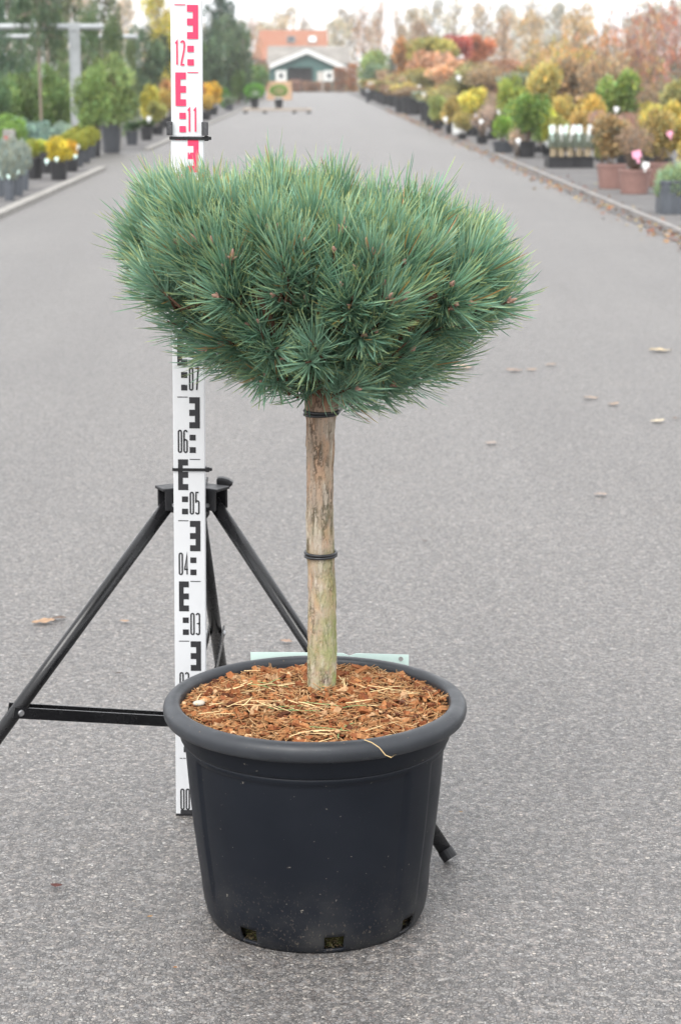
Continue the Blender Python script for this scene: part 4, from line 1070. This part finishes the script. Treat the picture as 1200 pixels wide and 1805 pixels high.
mb = MB(); slope(mb, xl - oh, ze - oh * gl + .02, ax_, za + .02, -.3, DB + .5); slope(mb, ax_ + .002, za + .02, xr + oh * 1.4, ze - .23 - oh * 1.4 * gr_, -.3, DB + .5)
roof = obj('roof', mb.mesh('roof'), GREYROOF, barn)
mb = MB(); slope(mb, xl - oh, ze - oh * gl - .20, ax_, za - .20, -.36, -.30, .38); slope(mb, ax_ + .002, za - .20, xr + oh * 1.4, ze - .45 - oh * 1.4 * gr_, -.36, -.30, .38); obj('bargeboard', mb.mesh('bargeboard'), WHITEP, roof)
for (a_, b_) in ((480.5, 499.5), (570.5, 589.5)):
    wx0, wx1, wz0, wz1 = bX(a_) - bx, bX(b_) - bx, bz(143), bz(124); cxw = (wx0 + wx1) / 2; ww = wx1 - wx0; wh = wz1 - wz0
    if a_ < 490: cxw += .25
    mb = MB()
    mb.box((cxw - ww / 2 + ww * .16, -.05, (wz0 + wz1) / 2), (ww * .32, .08, wh)); mb.box((cxw + ww / 2 - ww * .16, -.05, (wz0 + wz1) / 2), (ww * .32, .08, wh))
    mb.box((cxw, -.05, wz1 - wh * .14), (ww * .36, .08, wh * .28)); mb.box((cxw, -.05, wz0 + wh * .14), (ww * .36, .08, wh * .28))
    wdw = obj('window', mb.mesh('window'), WHITEP, barn)
    mb = MB(); mb.box((cxw, -.025, (wz0 + wz1) / 2), (ww * .36, .03, wh * .44)); obj('pane', mb.mesh('pane'), GLASS, wdw)
mb = MB(); mb.box((bX(564.5) - bx, -.04, bz(126) / 2), ((bX(570) - bX(559)), .06, bz(126))); obj('door', mb.mesh('door'), plain('pale_door', (.50, .47, .44), .7, .3), barn)
Yh = 176.0; hx0, hx1 = bX(470, Yh), bX(618, Yh)
hall = empty('grey_roofed_hall', ((hx0 + hx1) / 2, Yh, 0), 'long hall with a low grey roof behind the green barn', 'building')
L = hx1 - hx0; zr, ze2 = bz(80, Yh), bz(113, Yh)
mb = MB(); mb.box((0, 3, ze2 / 2), (L - .4, 6, ze2)); obj('wall', mb.mesh('wall'), GREENW, hall)
mb = MB(); mb.add([(-L / 2, -.4, ze2), (L / 2, -.4, ze2), (L / 2, 3, zr), (-L / 2, 3, zr), (L / 2, 6.4, ze2), (-L / 2, 6.4, ze2)], [(0, 1, 2, 3), (3, 2, 4, 5), (0, 3, 5), (1, 4, 2), (0, 5, 4, 1)]); obj('roof', mb.mesh('roof'), GREYROOF, hall)
Yr = 190.0; hx0, hx1 = bX(444, Yr), bX(578, Yr); house = empty('red_tiled_house', ((hx0 + hx1) / 2, Yr, 0), 'farmhouse with a big red-orange tiled roof and two roof windows behind the barn', 'house')
L = hx1 - hx0; zr, ze2 = bz(51, Yr), bz(106, Yr)
mb = MB(); mb.box((0, 4.3, ze2 / 2), (L - .5, 8, ze2)); obj('wall', mb.mesh('wall'), BRICKW, house)
mb = MB(); mb.add([(-L / 2, 0, ze2), (L / 2, 0, ze2), (L / 2 - .1, 4.3, zr), (-L / 2 + .6, 4.3, zr), (L / 2, 8.6, ze2), (-L / 2, 8.6, ze2)], [(0, 1, 2, 3), (3, 2, 4, 5), (0, 3, 5), (1, 4, 2), (0, 5, 4, 1)]); rf = obj('roof', mb.mesh('roof'), TILES, house)
for (px, nm, mt) in ((512, 'dark roof window', GLASS), (550, 'pale roof window', WHITEP)):
    xx = bX(px, Yr) - (hx0 + hx1) / 2; zc = bz(70, Yr); t_ = (zc - ze2) / (zr - ze2); yy = 4.3 * t_
    tl = math.atan2(zr - ze2, 4.3)
    mb = MB(); mb.box((0, 0, .05), (.80, 1.1, .10)); o = bevel(obj('roof_window', mb.mesh('roof_window'), GREYROOF, rf, (xx, yy - .02, zc + .02), (tl, 0, 0)), .02)
    mb = MB(); mb.box((0, 0, .11), (.62, .9, .02)); obj('pane', mb.mesh('pane'), mt, rf, (xx, yy - .02, zc + .02), (tl, 0, 0))
# brown beech hedges before the barn
def hedge(x0, x1, y0, Y, tint, label, k, name='beech_hedge'):
    r = np.random.default_rng(300 + k); a, b = bX(x0, Y), bX(x1, Y); h_ = at(545, y0, Y)[2]; w = b - a
    n_ = int(700 + 500 * w * h_); P = np.stack([r.uniform(-w / 2, w / 2, n_), r.uniform(-.35, .35, n_), r.uniform(0, 1, n_) ** .8 * h_ * (1 - .08 * r.random(n_))], -1)
    D = r.normal(0, 1, (n_, 3)) + np.array([0, -.4, .3]); L = .13 * r.uniform(.6, 1.3, n_)
    root = empty(name, ((a + b) / 2, Y, 0), label, 'hedge')
    me = mk('hedge', [leaf_arrays(P, D, L, L * .6, shade_var(r, n_, .35, .15), r)]); me.materials.append(LEAF)
    f = obj('foliage', me, None, root); f.color = (*tint, 1)
    mb = MB()
    for i in range(max(3, int(w * 3))): x = -w / 2 + w * (i + .5) / max(3, int(w * 3)); mb.tube([(x, 0, 0), (x + .05, 0, h_ * .9)], [.02, .006], 4)
    obj('stems', mb.mesh('stems'), STEM, root)
BEE = (.30, .135, .06)
hedge(511, 530, 141, 152, (.34, .19, .13), 'low russet hedge block before the left window of the barn', 1)
hedge(534, 567, 144, 155, (.30, .17, .10), 'low russet hedge block before the dark barn doorway', 2)
hedge(571, 584, 146, 155, (.33, .20, .12), 'short russet hedge block before the white barn door', 3)
hedge(588, 610, 118, 153, BEE, 'tall orange-brown beech hedge pillar at the barn corner', 4)
hedge(612, 630, 112, 156, (.36, .15, .05), 'tall orange beech hedge pillar beyond the barn corner', 5)
for i, (px, wp) in enumerate([(532, 9), (573, 10), (606, 8), (622, 8)]):
    plant('sprig', 'grass_tuft', 'bright green grass tuft between the russet hedges', 'grass', px, 160, wp * 1.3, 147, (.25, .48, .12), None, group='grass tufts between the hedges')

# ---- right bed, named plants from the rail back
Yk = Yof(377); s_ = ppm(Yk); Xk = at(1196, 350, Yk)[0]
ck = empty('grey_crate', (Xk, Yk, .004), 'ribbed grey plastic crate with a pale green plant at the road edge', 'crate')
mb = MB(); w_, d_, h_ = .36, .30, .295
for (c_, dd) in (((0, -d_ / 2, h_ / 2), (w_, .012, h_)), ((0, d_ / 2, h_ / 2), (w_, .012, h_)), ((-w_ / 2, 0, h_ / 2), (.012, d_ - .014, h_)), ((w_ / 2, 0, h_ / 2), (.012, d_ - .014, h_)), ((0, 0, .12), (w_ - .014, d_ - .014, .02))): mb.box(c_, dd)
obj('walls', mb.mesh('walls'), POTC['grey'], ck)
for i in range(5):
    mb = MB(); mb.box((-w_ / 2 + w_ * (i + .5) / 5, -d_ / 2 - .012, h_ * .48), (.022, .012, h_ * .9)); bevel(obj('rib', mb.mesh('rib'), POTC['grey'], ck), .003)
mb = MB(); mb.box((0, -d_ / 2 - .012, h_ - .012), (w_ + .03, .016, .024)); bevel(obj('rim', mb.mesh('rim'), POTC['grey'], ck), .003)
f = obj('foliage', TPL['sprig'][0], LEAF, ck, (0, 0, .13), None, (.42, .36, .36)); f.color = (.34, .45, .25, 1)
for i, (px, py, lab, hh_) in enumerate([(1080, 333, 'dry brown shrub in a mauve-brown pot between the pink-tagged one and the tray', 200), (1121, 342, 'dry brown twiggy shrub with a pink tag in a mauve-brown pot', 210), (1163, 330, 'ochre-brown shrub in a mauve-brown pot behind the grey crate', 188)]):
    plant(['leafy2', 'twiggy1', 'leafy0'][i], 'potted_hydrangea', lab, 'potted plant', px, py, [80, 90, 70][i], hh_, [(.30, .22, .11), (.27, .19, .13), (.33, .26, .10)][i], 'mauve', 59 if i == 1 else 54, 43, [('pink', 0, .18, .13), ('white', .12, .02, .10)] if i == 1 else [('pink', .2, .45, .09)] if i == 2 else ())
plant('leafy2', 'potted_shrub', 'yellow-leaved twiggy shrub behind the mauve-brown pots', 'potted plant', 1168, 312, 90, 178, (.36, .29, .07), 'black', 40, 34)
plant('leafy0', 'potted_shrub', 'sparse golden shrub at the far side of the grey crate', 'potted plant', 1215, 330, 80, 200, (.38, .30, .09), 'black', 40, 34)
# tray of wrapped young plants
Yt = Yof(297); s_ = ppm(Yt); xt0, xt1 = at(968, 280, Yt)[0], at(1046, 280, Yt)[0]; ht = .145
tr = empty('black_tray', ((xt0 + xt1) / 2, Yt + .3, .004), 'low black plastic carrier tray holding tagged young plants', 'tray')
w_ = xt1 - xt0
mb = MB()
for (c_, dd) in (((-w_ * .225, -.3, ht / 2), (w_ * .53, .014, ht)), ((w_ * .275, -.24, ht / 2), (w_ * .44, .014, ht)), ((0, .35, ht / 2), (w_, .014, ht)), ((-w_ / 2, .02, ht / 2), (.014, .62, ht)), ((w_ / 2, .05, ht / 2), (.014, .56, ht)), ((.035, -.27, ht / 2), (.014, .05, ht)), ((0, .05, .02), (w_ - .02, .56, .016))): mb.box(c_, dd)
obj('walls', mb.mesh('walls'), POTC['black'], tr)
mb = MB(); mb.box((-w_ * .225, -.31, ht), (w_ * .55, .03, .016)); mb.box((w_ * .275, -.25, ht), (w_ * .45, .03, .016)); bevel(obj('rim', mb.mesh('rim'), POTC['black'], tr), .003)
for i in range(10):
    xx = xt0 + w_ * (.08 + .105 * i * .93); yy = Yt + .12 + .22 * (i % 2)
    root = empty('tagged_sapling', (xx, yy, .034), 'pale-caned young plant with a silvery tag, standing in the black tray', 'young plant', 'tagged young plants in the tray')
    obj('pot', POTMESH['black'], None, root, None, None, (.085, .085, .10))
    mb = MB()
    for k in range(5): a = k * 1.3 + i; mb.tube([(.02 * math.cos(a), .02 * math.sin(a), .09), (.03 * math.cos(a), .03 * math.sin(a), .46 + .03 * (k % 3))], [.007, .005], 5)
    obj('cane', mb.mesh('cane'), plain('cane', (.52, .42, .27), .7, .3), root)['kind'] = 'stuff'
    f = obj('foliage', TPL['sprig'][0], None, root, (0, 0, .22), None, (.11, .11, .26)); f.color = (.34, .38, .30, 1)
    obj('plant_tag', TAGME['white' if i % 3 else 'mint'], None, root, (.0, -.055, .32), (R(-8), R(rp.uniform(-12, 12)), 0), (.055, .04, .20))
plant('leafy1', 'potted_shrub', 'dense green shrub in a round black pot with dried flower heads at its foot', 'potted plant', 930, 278, 84, 158, (.13, .20, .05), 'black', 32, 28, [('white', -.22, -.02, .10)])
plant('twiggy1', 'dry_flower', 'tan dried flower heads leaning out before the dense green shrub', 'plant', 913, 277, 40, 216, (.60, .46, .34), None)
plant('leafy0', 'potted_shrub', 'low bright green leafy plant spilling towards the road edge', 'potted plant', 888, 270, 46, 200, (.20, .31, .06), 'slate', 40, 20)
plant('conifer0', 'yellow_conifer', 'yellow-green upright shrub between the dense green shrub and the black tray', 'shrub', 966, 276, 34, 180, (.33, .34, .07), 'black', 22, 22, [('white', -.1, -.05, .10)])
for i, (px, py, wp, top, c, lab) in enumerate([
    (1000, 268, 62, 164, (.40, .31, .10), 'straw-yellow bushy shrub just behind the black tray'),
    (1040, 264, 56, 160, (.42, .30, .08), 'golden-brown bushy shrub behind the end of the black tray'),
    (1088, 258, 88, 122, (.16, .22, .055), 'round green shrub rising behind the mauve-brown pots'),
    (1150, 255, 90, 138, (.24, .18, .11), 'brown-grey twiggy shrub next to the round green shrub'),
    (1200, 262, 80, 132, (.25, .24, .10), 'dull olive shrub at the end of the brown-grey twiggy shrub'),
    (832, 240, 60, 154, (.52, .46, .05), 'bright yellow shrub behind a white sign'),
    (795, 236, 46, 166, (.40, .30, .07), 'ochre shrub between the bright yellow shrub and the green one'),
    (771, 230, 38, 164, (.27, .33, .08), 'yellow-green shrub at the road edge next to the ochre shrub'),
    (868, 246, 44, 150, (.38, .27, .19), 'pale brownish shrub with white tags next to the bright yellow shrub'),
    (905, 250, 60, 130, (.26, .30, .07), 'green-gold shrub above the low bright green plant'),
    (955, 246, 70, 108, (.42, .34, .07), 'gold and orange shrub above the dense green shrub')]):
    plant(['leafy0', 'leafy1', 'leafy2', 'twiggy0', 'leafy1', 'leafy2', 'leafy0', 'leafy1', 'twiggy1', 'leafy0', 'leafy2'][i], 'potted_shrub', lab, 'potted plant', px, py, wp, top, c, 'black', wp * .45, wp * .28, [('white', rp.uniform(-.3, .3), rp.uniform(.1, .5), .12)] if i in (2, 4, 6, 8, 10, 5) else ())
Ys = Yof(239); sg = empty('price_sign', (at(808, 230, Ys)[0], Ys - .3, .004), 'blank white sign board on a short stake before the bright yellow shrub', 'sign')
mb = MB(); mb.box((0, 0, .155), (.30, .012, .23)); bevel(obj('board', mb.mesh('board'), TAGM['white'], sg), .004); sg.rotation_euler = (0, 0, .12)
mb = MB(); mb.box((0, .012, .10), (.03, .01, .20)); obj('stake', mb.mesh('stake'), WOODG, sg)
for i, (k_, px, py, wp, top, c, lab) in enumerate([
    ('leafy2', 1062, 300, 40, 236, (.27, .25, .10), 'low olive plant in the gap between the black tray and the mauve-brown pots'),
    ('twiggy0', 1062, 284, 60, 190, (.38, .24, .22), 'pinkish twiggy shrub behind the low olive plant'),
    ('twiggy1', 1105, 292, 80, 186, (.34, .20, .16), 'purplish-brown twiggy shrub right behind the pink-tagged pot'),
    ('leafy0', 1150, 288, 70, 176, (.34, .30, .08), 'yellow-flecked shrub behind the purplish-brown twiggy shrub'),
    ('leafy1', 985, 283, 40, 200, (.30, .29, .08), 'yellow-green plant tucked against the back of the black tray'),
    ('leafy2', 1022, 280, 44, 196, (.38, .27, .10), 'fawn shrub tucked against the back of the black tray'),
    ('leafy0', 952, 270, 40, 196, (.16, .24, .06), 'mid green plant behind the round black pot'),
    ('twiggy0', 850, 254, 44, 180, (.40, .30, .24), 'greyish-pink dry plant between the bright yellow shrub and the low green plant'),
    ('leafy1', 815, 246, 34, 196, (.36, .30, .08), 'low straw plant behind the white sign')]):
    plant(k_, 'potted_shrub', lab, 'potted plant', px, py, wp, top, c, 'black', wp * .5, wp * .3, [('white', rp.uniform(-.3, .3), rp.uniform(.1, .6), .10)] if i % 2 else ())
# green tree and dark pine near the far end
plant('leafy1', 'green_tree', 'fresh green rounded tree at the far end of the shrub rows', 'tree', 660, 166, 60, 84, (.19, .30, .06), None)
plant('leafy0', 'green_tree', 'blue-green bushy tree under the fresh green rounded tree', 'tree', 664, 169, 56, 108, (.10, .19, .09), None)
plant('oldpine', 'dark_pine', 'dark cloud-pruned pine beside the fresh green tree', 'tree', 694, 172, 46, 88, (.03, .06, .045), None)
mb_root = empty('dark_bollard', tuple(gp(648, 181)), 'dark bollard at the road edge near the fresh green tree', 'bollard')
mb = MB(); mb.lathe([(.06, 0), (.075, .02), (.075, .58), (.06, .66), (.01, .70)], 14, True, True); obj('shaft', mb.mesh('shaft', True), POTC['slate'], mb_root)
mb = MB(); mb.lathe([(.078, .50), (.080, .50), (.080, .56), (.078, .56)], 14); obj('band', mb.mesh('band', True), TAGM['white'], mb_root)

# ---- rows that recede on the right
RIGHT = [((.36, .17, .10), 'russet'), ((.38, .30, .07), 'ochre'), ((.28, .26, .08), 'olive'), ((.50, .27, .14), 'peach-orange'), ((.33, .22, .12), 'tawny brown'), ((.24, .28, .08), 'yellow-green'), ((.44, .38, .09), 'golden'), ((.19, .24, .17), 'grey-green')]
for row, (lat, Y0_, Y1_, step, hlo, hhi, wlo, whi) in enumerate([(.55, 46, 128, 4.2, .75, 1.05, .9, 1.2), (1.7, 44, 130, 5.0, 1.2, 1.7, 1.1, 1.6), (3.3, 40, 125, 7.5, 1.5, 2.1, 1.4, 2.0), (5.4, 42, 120, 9.0, 1.6, 2.4, 1.6, 2.4), (8.0, 44, 120, 11.0, 1.7, 2.6, 1.8, 2.6)]):
    Y = Y0_
    while Y < Y1_:
        c, nm = RIGHT[rp.randrange(len(RIGHT))]; f = rp.uniform(.85, 1.15); Yj = Y + rp.uniform(-.8, .8)
        X = rx(RE + lat, Yj) + rp.uniform(-.25, .25); px = CX + X * ppm(Yj, 1); h_ = rp.uniform(hlo, hhi); top = 134 - (h_ - CAM_H) * ppm(Yj, 1)
        if -40 < px < 1240:
            kind = rp.choice(['leafy0', 'leafy1', 'leafy2', 'twiggy0', 'twiggy1'])
            depth_w = ['front row', 'second row', 'third row', 'fourth row', 'back row'][row]
            plant(kind, 'nursery_shrub', '%s shrub in the %s of the bed along the metal rail' % (nm, depth_w), 'shrub', px, 0, rp.uniform(wlo, whi) * ppm(Yj, 1), top, tuple(q * f for q in c), 'black' if row < 2 else None, None, None,
                  [(('white'), rp.uniform(-.35, .35), rp.uniform(.05, .6), .17)] if rp.random() < (.6 if row < 2 else .3) else (), '%s shrubs, %s' % (nm, depth_w), Y=Yj)
        Y += step * rp.uniform(.8, 1.2)
# tall whips and small autumn trees behind
for i, (px, Y, wp, top, c) in enumerate([(1060, 46, 50, 52, (.44, .22, .08)), (1095, 44, 46, 30, (.36, .14, .08)), (1130, 45, 50, 12, (.30, .12, .10)), (1165, 43, 52, 26, (.34, .16, .12)), (1200, 42, 56, 10, (.36, .13, .10)), (1015, 50, 50, 70, (.46, .24, .08)), (985, 52, 46, 66, (.44, .32, .08)), (1110, 52, 50, 40, (.40, .20, .12)), (1180, 50, 56, 20, (.30, .12, .12)), (950, 55, 50, 80, (.42, .28, .08)), (1040, 56, 60, 60, (.42, .18, .08)), (1150, 58, 60, 10, (.42, .25, .1))]):
    hue_ = 'orange' if c[1] > .19 else 'dark red'
    plant('whip%d' % (i % 2), 'young_tree', 'slim young tree with sparse %s leaves behind the shrub rows' % hue_, 'tree', px, 0, wp * 1.3, top, c, None, Y=Y, group='slim young trees with %s leaves' % hue_)
for (k, nm, lab, px, Y, wp, top, c) in [
    ('leafy0', 'red_maple', 'small crimson-leaved tree over the far shrub rows', 800, 92, 60, 58, REDC),
    ('leafy2', 'orange_maple', 'small orange-red tree next to the crimson one', 846, 96, 50, 60, (.50, .15, .05)),
    ('leafy1', 'yellow_tree', 'yellow-green broad tree before the crimson one', 760, 88, 76, 62, (.36, .33, .06)),
    ('leafy2', 'orange_bush', 'orange-brown bush left of the yellow-green broad tree', 716, 100, 44, 66, (.45, .20, .05)),
    ('leafy0', 'peach_shrub', 'peach-coloured broad shrub before the yellow-green broad tree', 752, 80, 66, 84, (.55, .30, .18)),
    ('leafy1', 'peach_shrub', 'smaller peach-coloured shrub under the crimson-leaved tree', 786, 78, 36, 86, (.58, .33, .21)),
    ('tree2', 'russet_tree', 'russet feathery tree behind the orange-red tree', 885, 105, 80, 22, (.42, .23, .11)),
    ('tree0', 'tan_tree', 'tan-leaved tree next to the russet feathery one', 935, 115, 80, 18, (.48, .35, .19)),
    ('tree1', 'orange_tree', 'tan and orange tree above the slim young trees', 1010, 100, 100, 8, (.50, .34, .16)),
    ('tree2', 'russet_tree', 'tall russet feathery tree behind the beech hedge pillars', 640, 172, 56, 8, (.42, .22, .12)),
    ('tree2', 'russet_tree', 'second russet feathery tree right beside the barn corner', 668, 176, 56, 2, (.44, .25, .14)),
    ('tree2', 'russet_tree', 'tawny feathery tree behind the fresh green tree', 700, 170, 60, 18, (.40, .27, .16)),
    ('tree0', 'brown_tree', 'brown leafy tree over the orange-brown bush', 735, 160, 66, 34, (.33, .20, .12)),
    ('tree2', 'bare_tree', 'reddish bare-twigged tree leaning over the red-tiled house', 445, 178, 60, 30, (.40, .24, .15)),
    ('tree2', 'bare_tree', 'slim brown tree against the ridge of the red-tiled house', 537, 205, 36, 26, (.33, .24, .17))]:
    lf_ = 1.55 if nm in ('red_maple', 'orange_maple', 'yellow_tree') else None
    plant(k, nm, lab, 'shrub' if 'leafy' in k and lf_ is None else 'tree', px, 0, wp * 1.25, top, c, None, Y=Y, lift=lf_)
# the far belt of pale autumn trees
belt = [(470, 34, 70), (500, 12, 80), (545, 40, 60), (590, 30, 70), (615, 14, 70), (655, 22, 60), (722, 8, 70), (760, -2, 80), (800, -6, 90), (845, 2, 80), (890, 6, 90), (935, -8, 100), (975, 0, 90), (1020, 24, 80), (1065, 34, 80), (1110, 22, 80), (1150, 4, 100), (1195, -12, 110), (1235, -20, 110), (330, 20, 90), (280, 0, 100), (220, -10, 100), (410, 36, 70), (-10, -25, 120), (150, -15, 110), (70, -20, 120)]
for i, (px, top, wp) in enumerate(belt):
    Y = 205 + 35 * ((i * 7) % 5) / 5 + (8 if i % 2 else 0); c = [(.44, .40, .30), (.46, .38, .26), (.40, .38, .30), (.48, .42, .28), (.42, .34, .25)][i % 5]
    wh_ = 'behind the conifer bed' if px < 445 else 'rising over the farm buildings' if px < 600 else 'behind the russet feathery trees' if px < 735 else 'behind the crimson and orange trees' if px < 900 else 'behind the slim young trees'
    plant(['tree0', 'tree1', 'tree2'][i % 3], 'belt_tree', 'pale autumn tree in the far belt, ' + wh_, 'tree', px, 0, wp * 1.3, top, c, None, Y=Y, group='far pale trees ' + wh_)

# ---- leaves and litter on the asphalt
LEAFM = {}
def fallen(px, py, Lpx, c, label, k, group=None):
    r = random.Random(500 + k); p = gp(px, py); s_ = ppm(p[1]); L = Lpx / s_
    mb = MB(); n_ = 7; V = []; F = []
    for i in range(n_ + 1):
        t_ = i / n_; w = L * .30 * math.sin(math.pi * min(1, t_ * .96 + .03)) ** .8 * (1 + .18 * math.sin(t_ * 17 + k)); x = (t_ - .5) * L
        zc = .003 + .035 * L * math.sin(t_ * 3.1 + k) ** 2
        V += [(x, -w, zc + .06 * L * r.random()), (x, 0, zc), (x, w, zc + .06 * L * r.random())]
    for i in range(n_):
        a = i * 3; F += [(a, a + 3, a + 4, a + 1), (a + 1, a + 4, a + 5, a + 2)]
    mb.add(V, F); key = tuple(round(q, 2) for q in c)
    o = obj('fallen_leaf', mb.mesh('fallen_leaf', True), plain('dry_leaf_%d' % k, tuple(q * f_ for q, f_ in zip(c, (.72, .74, .80))), .8, .2, .3, 60), None, (p[0], p[1], .003), (0, 0, r.uniform(-.5, .5))); tag(o, label, 'leaf', group)
LV = [(812, 650, 46, (.52, .38, .25), 'pale tan curled leaf on the asphalt just under the crown'), (906, 655, 28, (.45, .30, .20), 'flat pinkish-brown leaf on the open asphalt'), (936, 654, 20, (.45, .31, .20), 'small pinkish-brown leaf beside a flat pinkish-brown leaf'), (970, 645, 20, (.42, .30, .21), 'faint tan leaf a step beyond the flat pinkish-brown leaf'),
      (1163, 620, 40, (.62, .48, .28), 'cream-yellow dry leaf on the open asphalt, pale against it'), (1158, 745, 28, (.60, .50, .34), 'cream curled leaf lying with a dark stalk'), (1190, 740, 14, (.20, .13, .09), 'small dark brown leaf scrap beside the cream curled leaf'), (1040, 704, 26, (.42, .31, .22), 'thin tan leaf between the cream curled leaf and the crown'), (1080, 715, 24, (.44, .31, .21), 'thin orange-tan leaf beside the cream curled leaf'),
      (866, 784, 24, (.42, .33, .26), 'faded leaf scrap pressed into the asphalt behind the stem'), (1058, 875, 26, (.42, .33, .26), 'pale stalk-like leaf scrap on the open asphalt'), (748, 957, 10, (.14, .09, .06), 'tiny dark brown scrap on the asphalt beside the stem'), (78, 1100, 42, (.42, .27, .16), 'broad crumpled brown leaf beside the tripod leg'), (105, 1094, 26, (.16, .11, .08), 'dark torn leaf lying on the broad crumpled brown leaf'), (220, 1099, 18, (.44, .30, .20), 'small tan leaf between tripod leg and staff'), (209, 1191, 12, (.10, .075, .06), 'tiny dark scrap above the tripod brace'), (505, 1135, 24, (.40, .27, .19), 'brown leaf just behind the tub beside the tripod leg'),
      (100, 1567, 22, (.13, .05, .04), 'small maroon leaf on the asphalt near the tub'), (265, 1622, 11, (.42, .25, .11), 'tiny orange-tan leaf near the foot of the tub'), (309, 1712, 8, (.42, .18, .05), 'tiny orange scrap in front of the tub'), (812, 1437, 8, (.38, .24, .10), 'tiny brown scrap beyond the tripod foot'),
      (1063, 363, 20, (.62, .42, .06), 'bright yellow leaf beside the metal rail'), (1048, 357, 12, (.42, .14, .08), 'reddish leaf beside the bright yellow leaf'), (1156, 402, 22, (.50, .20, .12), 'coral-red leaf at the metal rail'), (1188, 425, 22, (.45, .22, .14), 'rusty leaf at the road edge past the coral-red leaf'), (1178, 414, 22, (.62, .52, .45), 'pale pinkish leaf between coral-red and rusty leaves'), (946, 315, 18, (.62, .52, .38), 'pale leaf on the asphalt before the black tray'), (1025, 348, 12, (.50, .45, .25), 'small yellowish leaf on the road before the black tray'), (1052, 325, 14, (.50, .44, .20), 'small yellow leaf before the mauve-brown pots'), (1075, 318, 14, (.40, .32, .10), 'small dull gold leaf before the mauve-brown pots')]
for k, (px, py, L, c, lab) in enumerate(LV): fallen(px, py, L, c, lab, k)
# drifts of small debris along the right-hand edge of the road
r = np.random.default_rng(77); n_ = 1500
Yd = 13 + 60 * r.random(n_) ** 1.7; Xd = rx(RE, Yd) + r.normal(.08, .12, n_)
C = np.array([(.24, .13, .08), (.34, .21, .12), (.20, .14, .10), (.42, .32, .16), (.30, .12, .07)])[r.integers(0, 5, n_)] * r.uniform(.7, 1.2, (n_, 1))
P = np.stack([Xd, Yd, .009 + .008 * r.random(n_)], -1); D = np.stack([r.normal(0, 1, n_), r.normal(0, 1, n_), r.normal(0, .15, n_)], -1); L = r.uniform(.015, .06, n_)
me = mk('leaf_litter', [leaf_arrays(P, D, L, L * .6, C, r)]); me.materials.append(FIBRE)
tag(obj('leaf_litter', me), 'thin drift of brown leaf litter along the road edge by the metal rail', 'leaf litter', kind='stuff')

# ---- thin autumn haze over the whole nursery
mb = MB(); mb.box((0, 300, 6.5), (1500, 640, 15.3))
hz = mb.mesh('haze'); ho = obj('haze', hz); tag(ho, 'thin pale autumn haze hanging over the nursery', 'haze', kind='stuff')
hm = bpy.data.materials.new('haze'); hm.use_nodes = True; ht_ = hm.node_tree; ht_.nodes.clear()
hv = ht_.nodes.new('ShaderNodeVolumePrincipled'); hout = ht_.nodes.new('ShaderNodeOutputMaterial')
hv.inputs['Color'].default_value = (.93, .94, .96, 1); hv.inputs['Density'].default_value = .0007; hv.inputs['Anisotropy'].default_value = .2
ht_.links.new(hv.outputs[0], hout.inputs['Volume']); hz.materials.append(hm)
